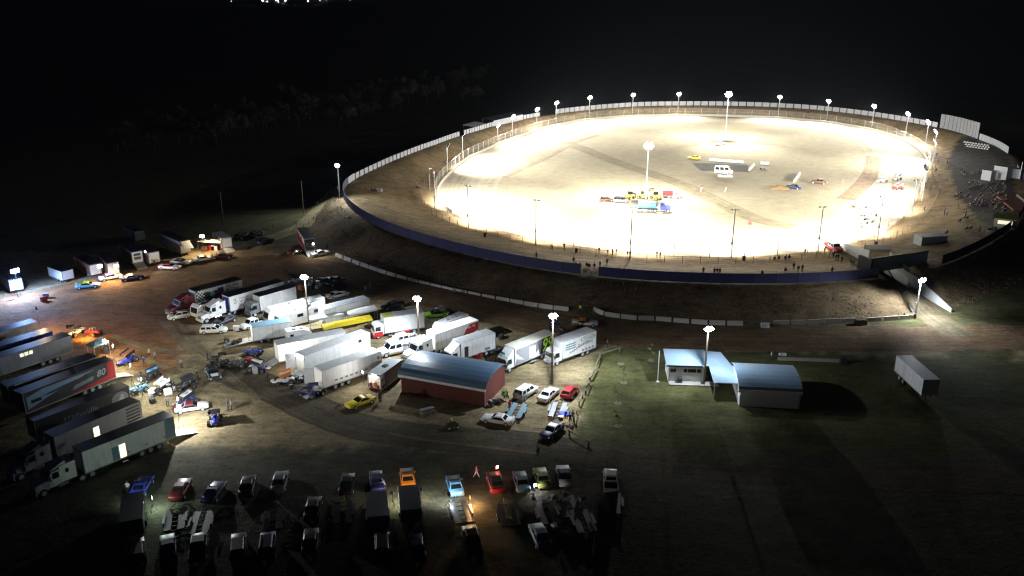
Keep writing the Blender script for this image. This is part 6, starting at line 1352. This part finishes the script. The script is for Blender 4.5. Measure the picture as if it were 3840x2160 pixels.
# ------------------------------------------------------------------ trees
BARK = mat('bark', (.05,.04,.03), .9, 0, .2, 5); LEAF = mat('leaf', (.011,.015,.008), .9, 0, .4, .8); LEAF2 = mat('young_leaf', (.10,.14,.04), .7, 0, .3, 2)
def tree_mesh(h, cw, n, leaf, seed, trunk_r, young=False):
    r = random.Random(seed); tk = MB(); pts = [Vector((0,0,0))]
    for k in range(1, 5): pts.append(Vector((r.uniform(-.05,.05)*h, r.uniform(-.05,.05)*h, h*.18*k)))
    for k in range(4): tk.bar(pts[k], pts[k+1], trunk_r*(1-.2*k), trunk_r*(.8-.2*k), 8)
    cl = []
    for k in range(4 if young else 9):
        b = pts[r.randint(2,4)]; a = r.uniform(0,6.28); e = b + Vector((math.cos(a)*cw*r.uniform(.3,.85), math.sin(a)*cw*r.uniform(.3,.85), h*r.uniform(.1,.33))); tk.bar(b, e, trunk_r*.3, trunk_r*.08, 5); cl.append((e, cw*r.uniform(.28,.5)))
    lf = MB()
    for k in range(n):
        c, s = r.choice(cl); d = Vector((r.gauss(0,1), r.gauss(0,1), r.gauss(0,.8))).normalized()*s*r.uniform(.35,1.0); p = c + d; u = Vector((r.gauss(0,1), r.gauss(0,1), r.gauss(0,1))).normalized()*leaf; v = u.orthogonal().normalized()*leaf*.6
        lf.add([p-u, p+v, p+u, p-v], [(0,1,2,3)])
    return tk.mesh('trunk'), lf.mesh('crown', False)
KINDS = [tree_mesh(9, 4.2, 1500, .5, 5, .22), tree_mesh(7, 3.8, 1300, .48, 8, .18), tree_mesh(11, 4.6, 1700, .52, 13, .25)]
for a, b in KINDS: a.materials.append(BARK); b.materials.append(LEAF)
def plant(label, p, kind, s, group, name='tree', cat='tree'):
    t = thing(name, label, cat, p, RND.uniform(0,6.28), group); t.scale = (s,s,s*RND.uniform(.9,1.1))
    for nm, me in zip(('trunk','crown'), kind): o = bpy.data.objects.new(nm, me); COL.objects.link(o); o.parent = t
    return t
for k in range(90):
    u = 440 + k * 15.5 + RND.uniform(-20,20); v = 555 - (k * 2.4) + RND.uniform(-45,45); p = plane(u, v, 0)
    if math.hypot(p.x-TC[0], p.y-TC[1]) < 150: p = plane(u, v - 60, 0)
    plant('dim bushy tree in the unlit row behind the back left of the track', p, KINDS[k % 3], RND.uniform(.7,1.15), 'unlit trees behind the back left of the track')
ym = tree_mesh(2.6, .8, 90, .11, 31, .035, True); ym[0].materials.append(BARK); ym[1].materials.append(LEAF2)
for k, (z, x, y, lb) in enumerate([('K',1700,1012,'young tree on the lawn right of the timber rails'),('K',2070,972,'young tree near the road left of the white office'),('K',1735,1240,'young tree in the middle of the lawn'),('a1',2385,500,'young tree left of the overhanging shade on the lawn'),('a1',2390,880,'young tree at the lower part of the lawn')]):
    plant(lb, g(z, x, y, 0), ym, 1.0, 'young trees on the lawn', 'young_tree'); o = MB().cyl((0,0,.03), .6, .06, 'z', 14).build('mulch_ring', mat('pale_mulch', (.16,.15,.1), .95, 0, .3, 6)); o.location = g(z, x, y, 0) + Vector((0,0,-.02)); tag(o, 'pale mulch ring round the ' + lb, 'mulch ring', 'mulch rings on the lawn')
bm_ = tree_mesh(1.2, 1.0, 260, .16, 44, .04, True); bm_[0].materials.append(BARK); bm_[1].materials.append(LEAF2); plant('leafy green bush by the corner of the red shed', g('a1',480,440,0), bm_, 1.1, None, 'bush', 'bush')
# far lights of the town on the horizon
for k, (u, v, s) in enumerate([(868,4,.6),(985,3,2.6),(1002,6,1.2),(1035,2,1.0),(1042,3,1.4),(1044,9,.6),(1070,3,2.6),(1155,5,1.5),(1200,1,1.0),(1224,2,.6),(1312,1,.8)]):
    d = ray(u, v); D = 4600; tt = D / d[1]; z = CAMH + d[2]*tt; t = thing('street_lamp', 'tiny white town lamp on the far horizon, ' + ('leftmost','large','small','dim','middle','low','brightest','single','right','faint','rightmost')[k] + ' of the cluster', 'street lamp', (d[0]*tt, D, 0), 0, 'town lamps on the horizon')
    MB().bar((0,0,0),(0,0,max(z,3)),.3,.2,6).build('pole', metal(), t); MB().ball((0,0,max(z,3)+s*.8), s*1.3, 10, 6, (1.2,1.2,1)).build('lamp', lampw(), t)

# loose gear in the pits
ty = None
for k, (z, x, y) in enumerate([('b4',545,310),('b4',665,285),('b4',400,250),('b3',745,1290),('E',1650,570),('E',1712,592),('D',905,940),('D',965,922),('b4',1800,1040),('b4',1950,1085),('b3',1100,940),('b3',380,1110),('C',2210,1150),('a4',230,560),('F',1870,700),('E',1590,670),('E',1430,600),('C',1840,1150)]):
    if ty is None: 
        ty = thing('tyre_pile', 'pile of two black race tyres on the ground of the pits', 'tyre pile', g(z, x, y, 0), 0, 'tyre piles in the pits')
        for j in range(2): o = MB().cyl((0,0,0),.46,.36,'z',16).build('tyre', rubber(), ty); o.location = (.05*j,.04*j,.18+.37*j); MB().cyl((0,0,.185),.26,.03,'z',12).build('rim', chrome(), o)
    else: dup(ty, g(z, x, y, 0), k)
for k, (z, x, y, c, lb) in enumerate([('b4',880,680,'red','red tool chest beside the white winged sprint car'),('b3',1070,1120,'white','white drum beside the white winged sprint car'),('b3',740,1120,'white','white box in front of the white winged sprint car'),('E',1150,480,'steel','steel tool chest between the sprint cars'),('F',1590,940,'red','red gear box beside the plain white truck'),('b1',800,1230,'purple','purple covered cart in the bluish light'),('b1',760,1290,'maroon','maroon cabinet in the bluish light'),('C',1290,560,'dark','dark generator under the blue marquee'),('D',1700,280,'orange','orange cabinet at the tail of the black roofed truck'),('L',2450,1170,'dark','dark equipment box on the long kerb')]):
    o = MB().box(-.55,.55,-.35,.35,.08,.95).box(-.57,.57,-.37,.37,.97,1.03).box(-.5,-.4,-.3,.3,0,.07).box(.4,.5,-.3,.3,0,.07).build('tool_chest', paint(c)); o.location = g(z, x, y, 0); o.rotation_euler = (0,0,k*.7); tag(o, lb, 'tool chest')
t = thing('pallet_stack', 'pallets and a pale board lying on the gravel below the red shed', 'pallets', g('G',980,640,0), .5)
for j in range(3):
    for i in range(6): MB().box(-1.2+.42*i,-.9+.42*i,-.9+.1*j,.9,.02+.16*j,.12+.16*j).build('pallet_board', TP, t)
MB().box(-1.0,1.2,.2,.8,.5,.56).build('pale_board', paint('silver'), t)
# thin night air over the whole place
hz = MB().box(-9500, 9500, -120, 9600, -1.0, 75.0).build('haze', None); tag(hz, kind='stuff')
hm_ = bpy.data.materials.new('night_air'); hm_.use_nodes = True; nt = hm_.node_tree; nt.nodes.remove(nt.nodes['Principled BSDF'])
pv = nt.nodes.new('ShaderNodeVolumePrincipled'); pv.inputs['Color'].default_value = (.72,.82,1,1); pv.inputs['Density'].default_value = 3.2e-5; pv.inputs['Anisotropy'].default_value = .2
nt.links.new(pv.outputs[0], nt.nodes['Material Output'].inputs['Volume']); hz.data.materials.append(hm_)
# ------------------------------------------------------------------ output
SC.render.engine = 'CYCLES'; SC.cycles.use_denoising = True; SC.cycles.denoiser = 'OPENIMAGEDENOISE'; SC.cycles.max_bounces = 5; SC.cycles.diffuse_bounces = 3
SC.cycles.glossy_bounces = 2; SC.cycles.transparent_max_bounces = 12; SC.cycles.caustics_reflective = False; SC.cycles.caustics_refractive = False; SC.cycles.sample_clamp_indirect = 4; SC.cycles.use_light_tree = True; SC.cycles.volume_bounces = 0; SC.cycles.filter_width = 1.25
SC.view_settings.view_transform = 'Standard'; SC.view_settings.look = 'None'; SC.view_settings.exposure = 0; SC.view_settings.gamma = 1
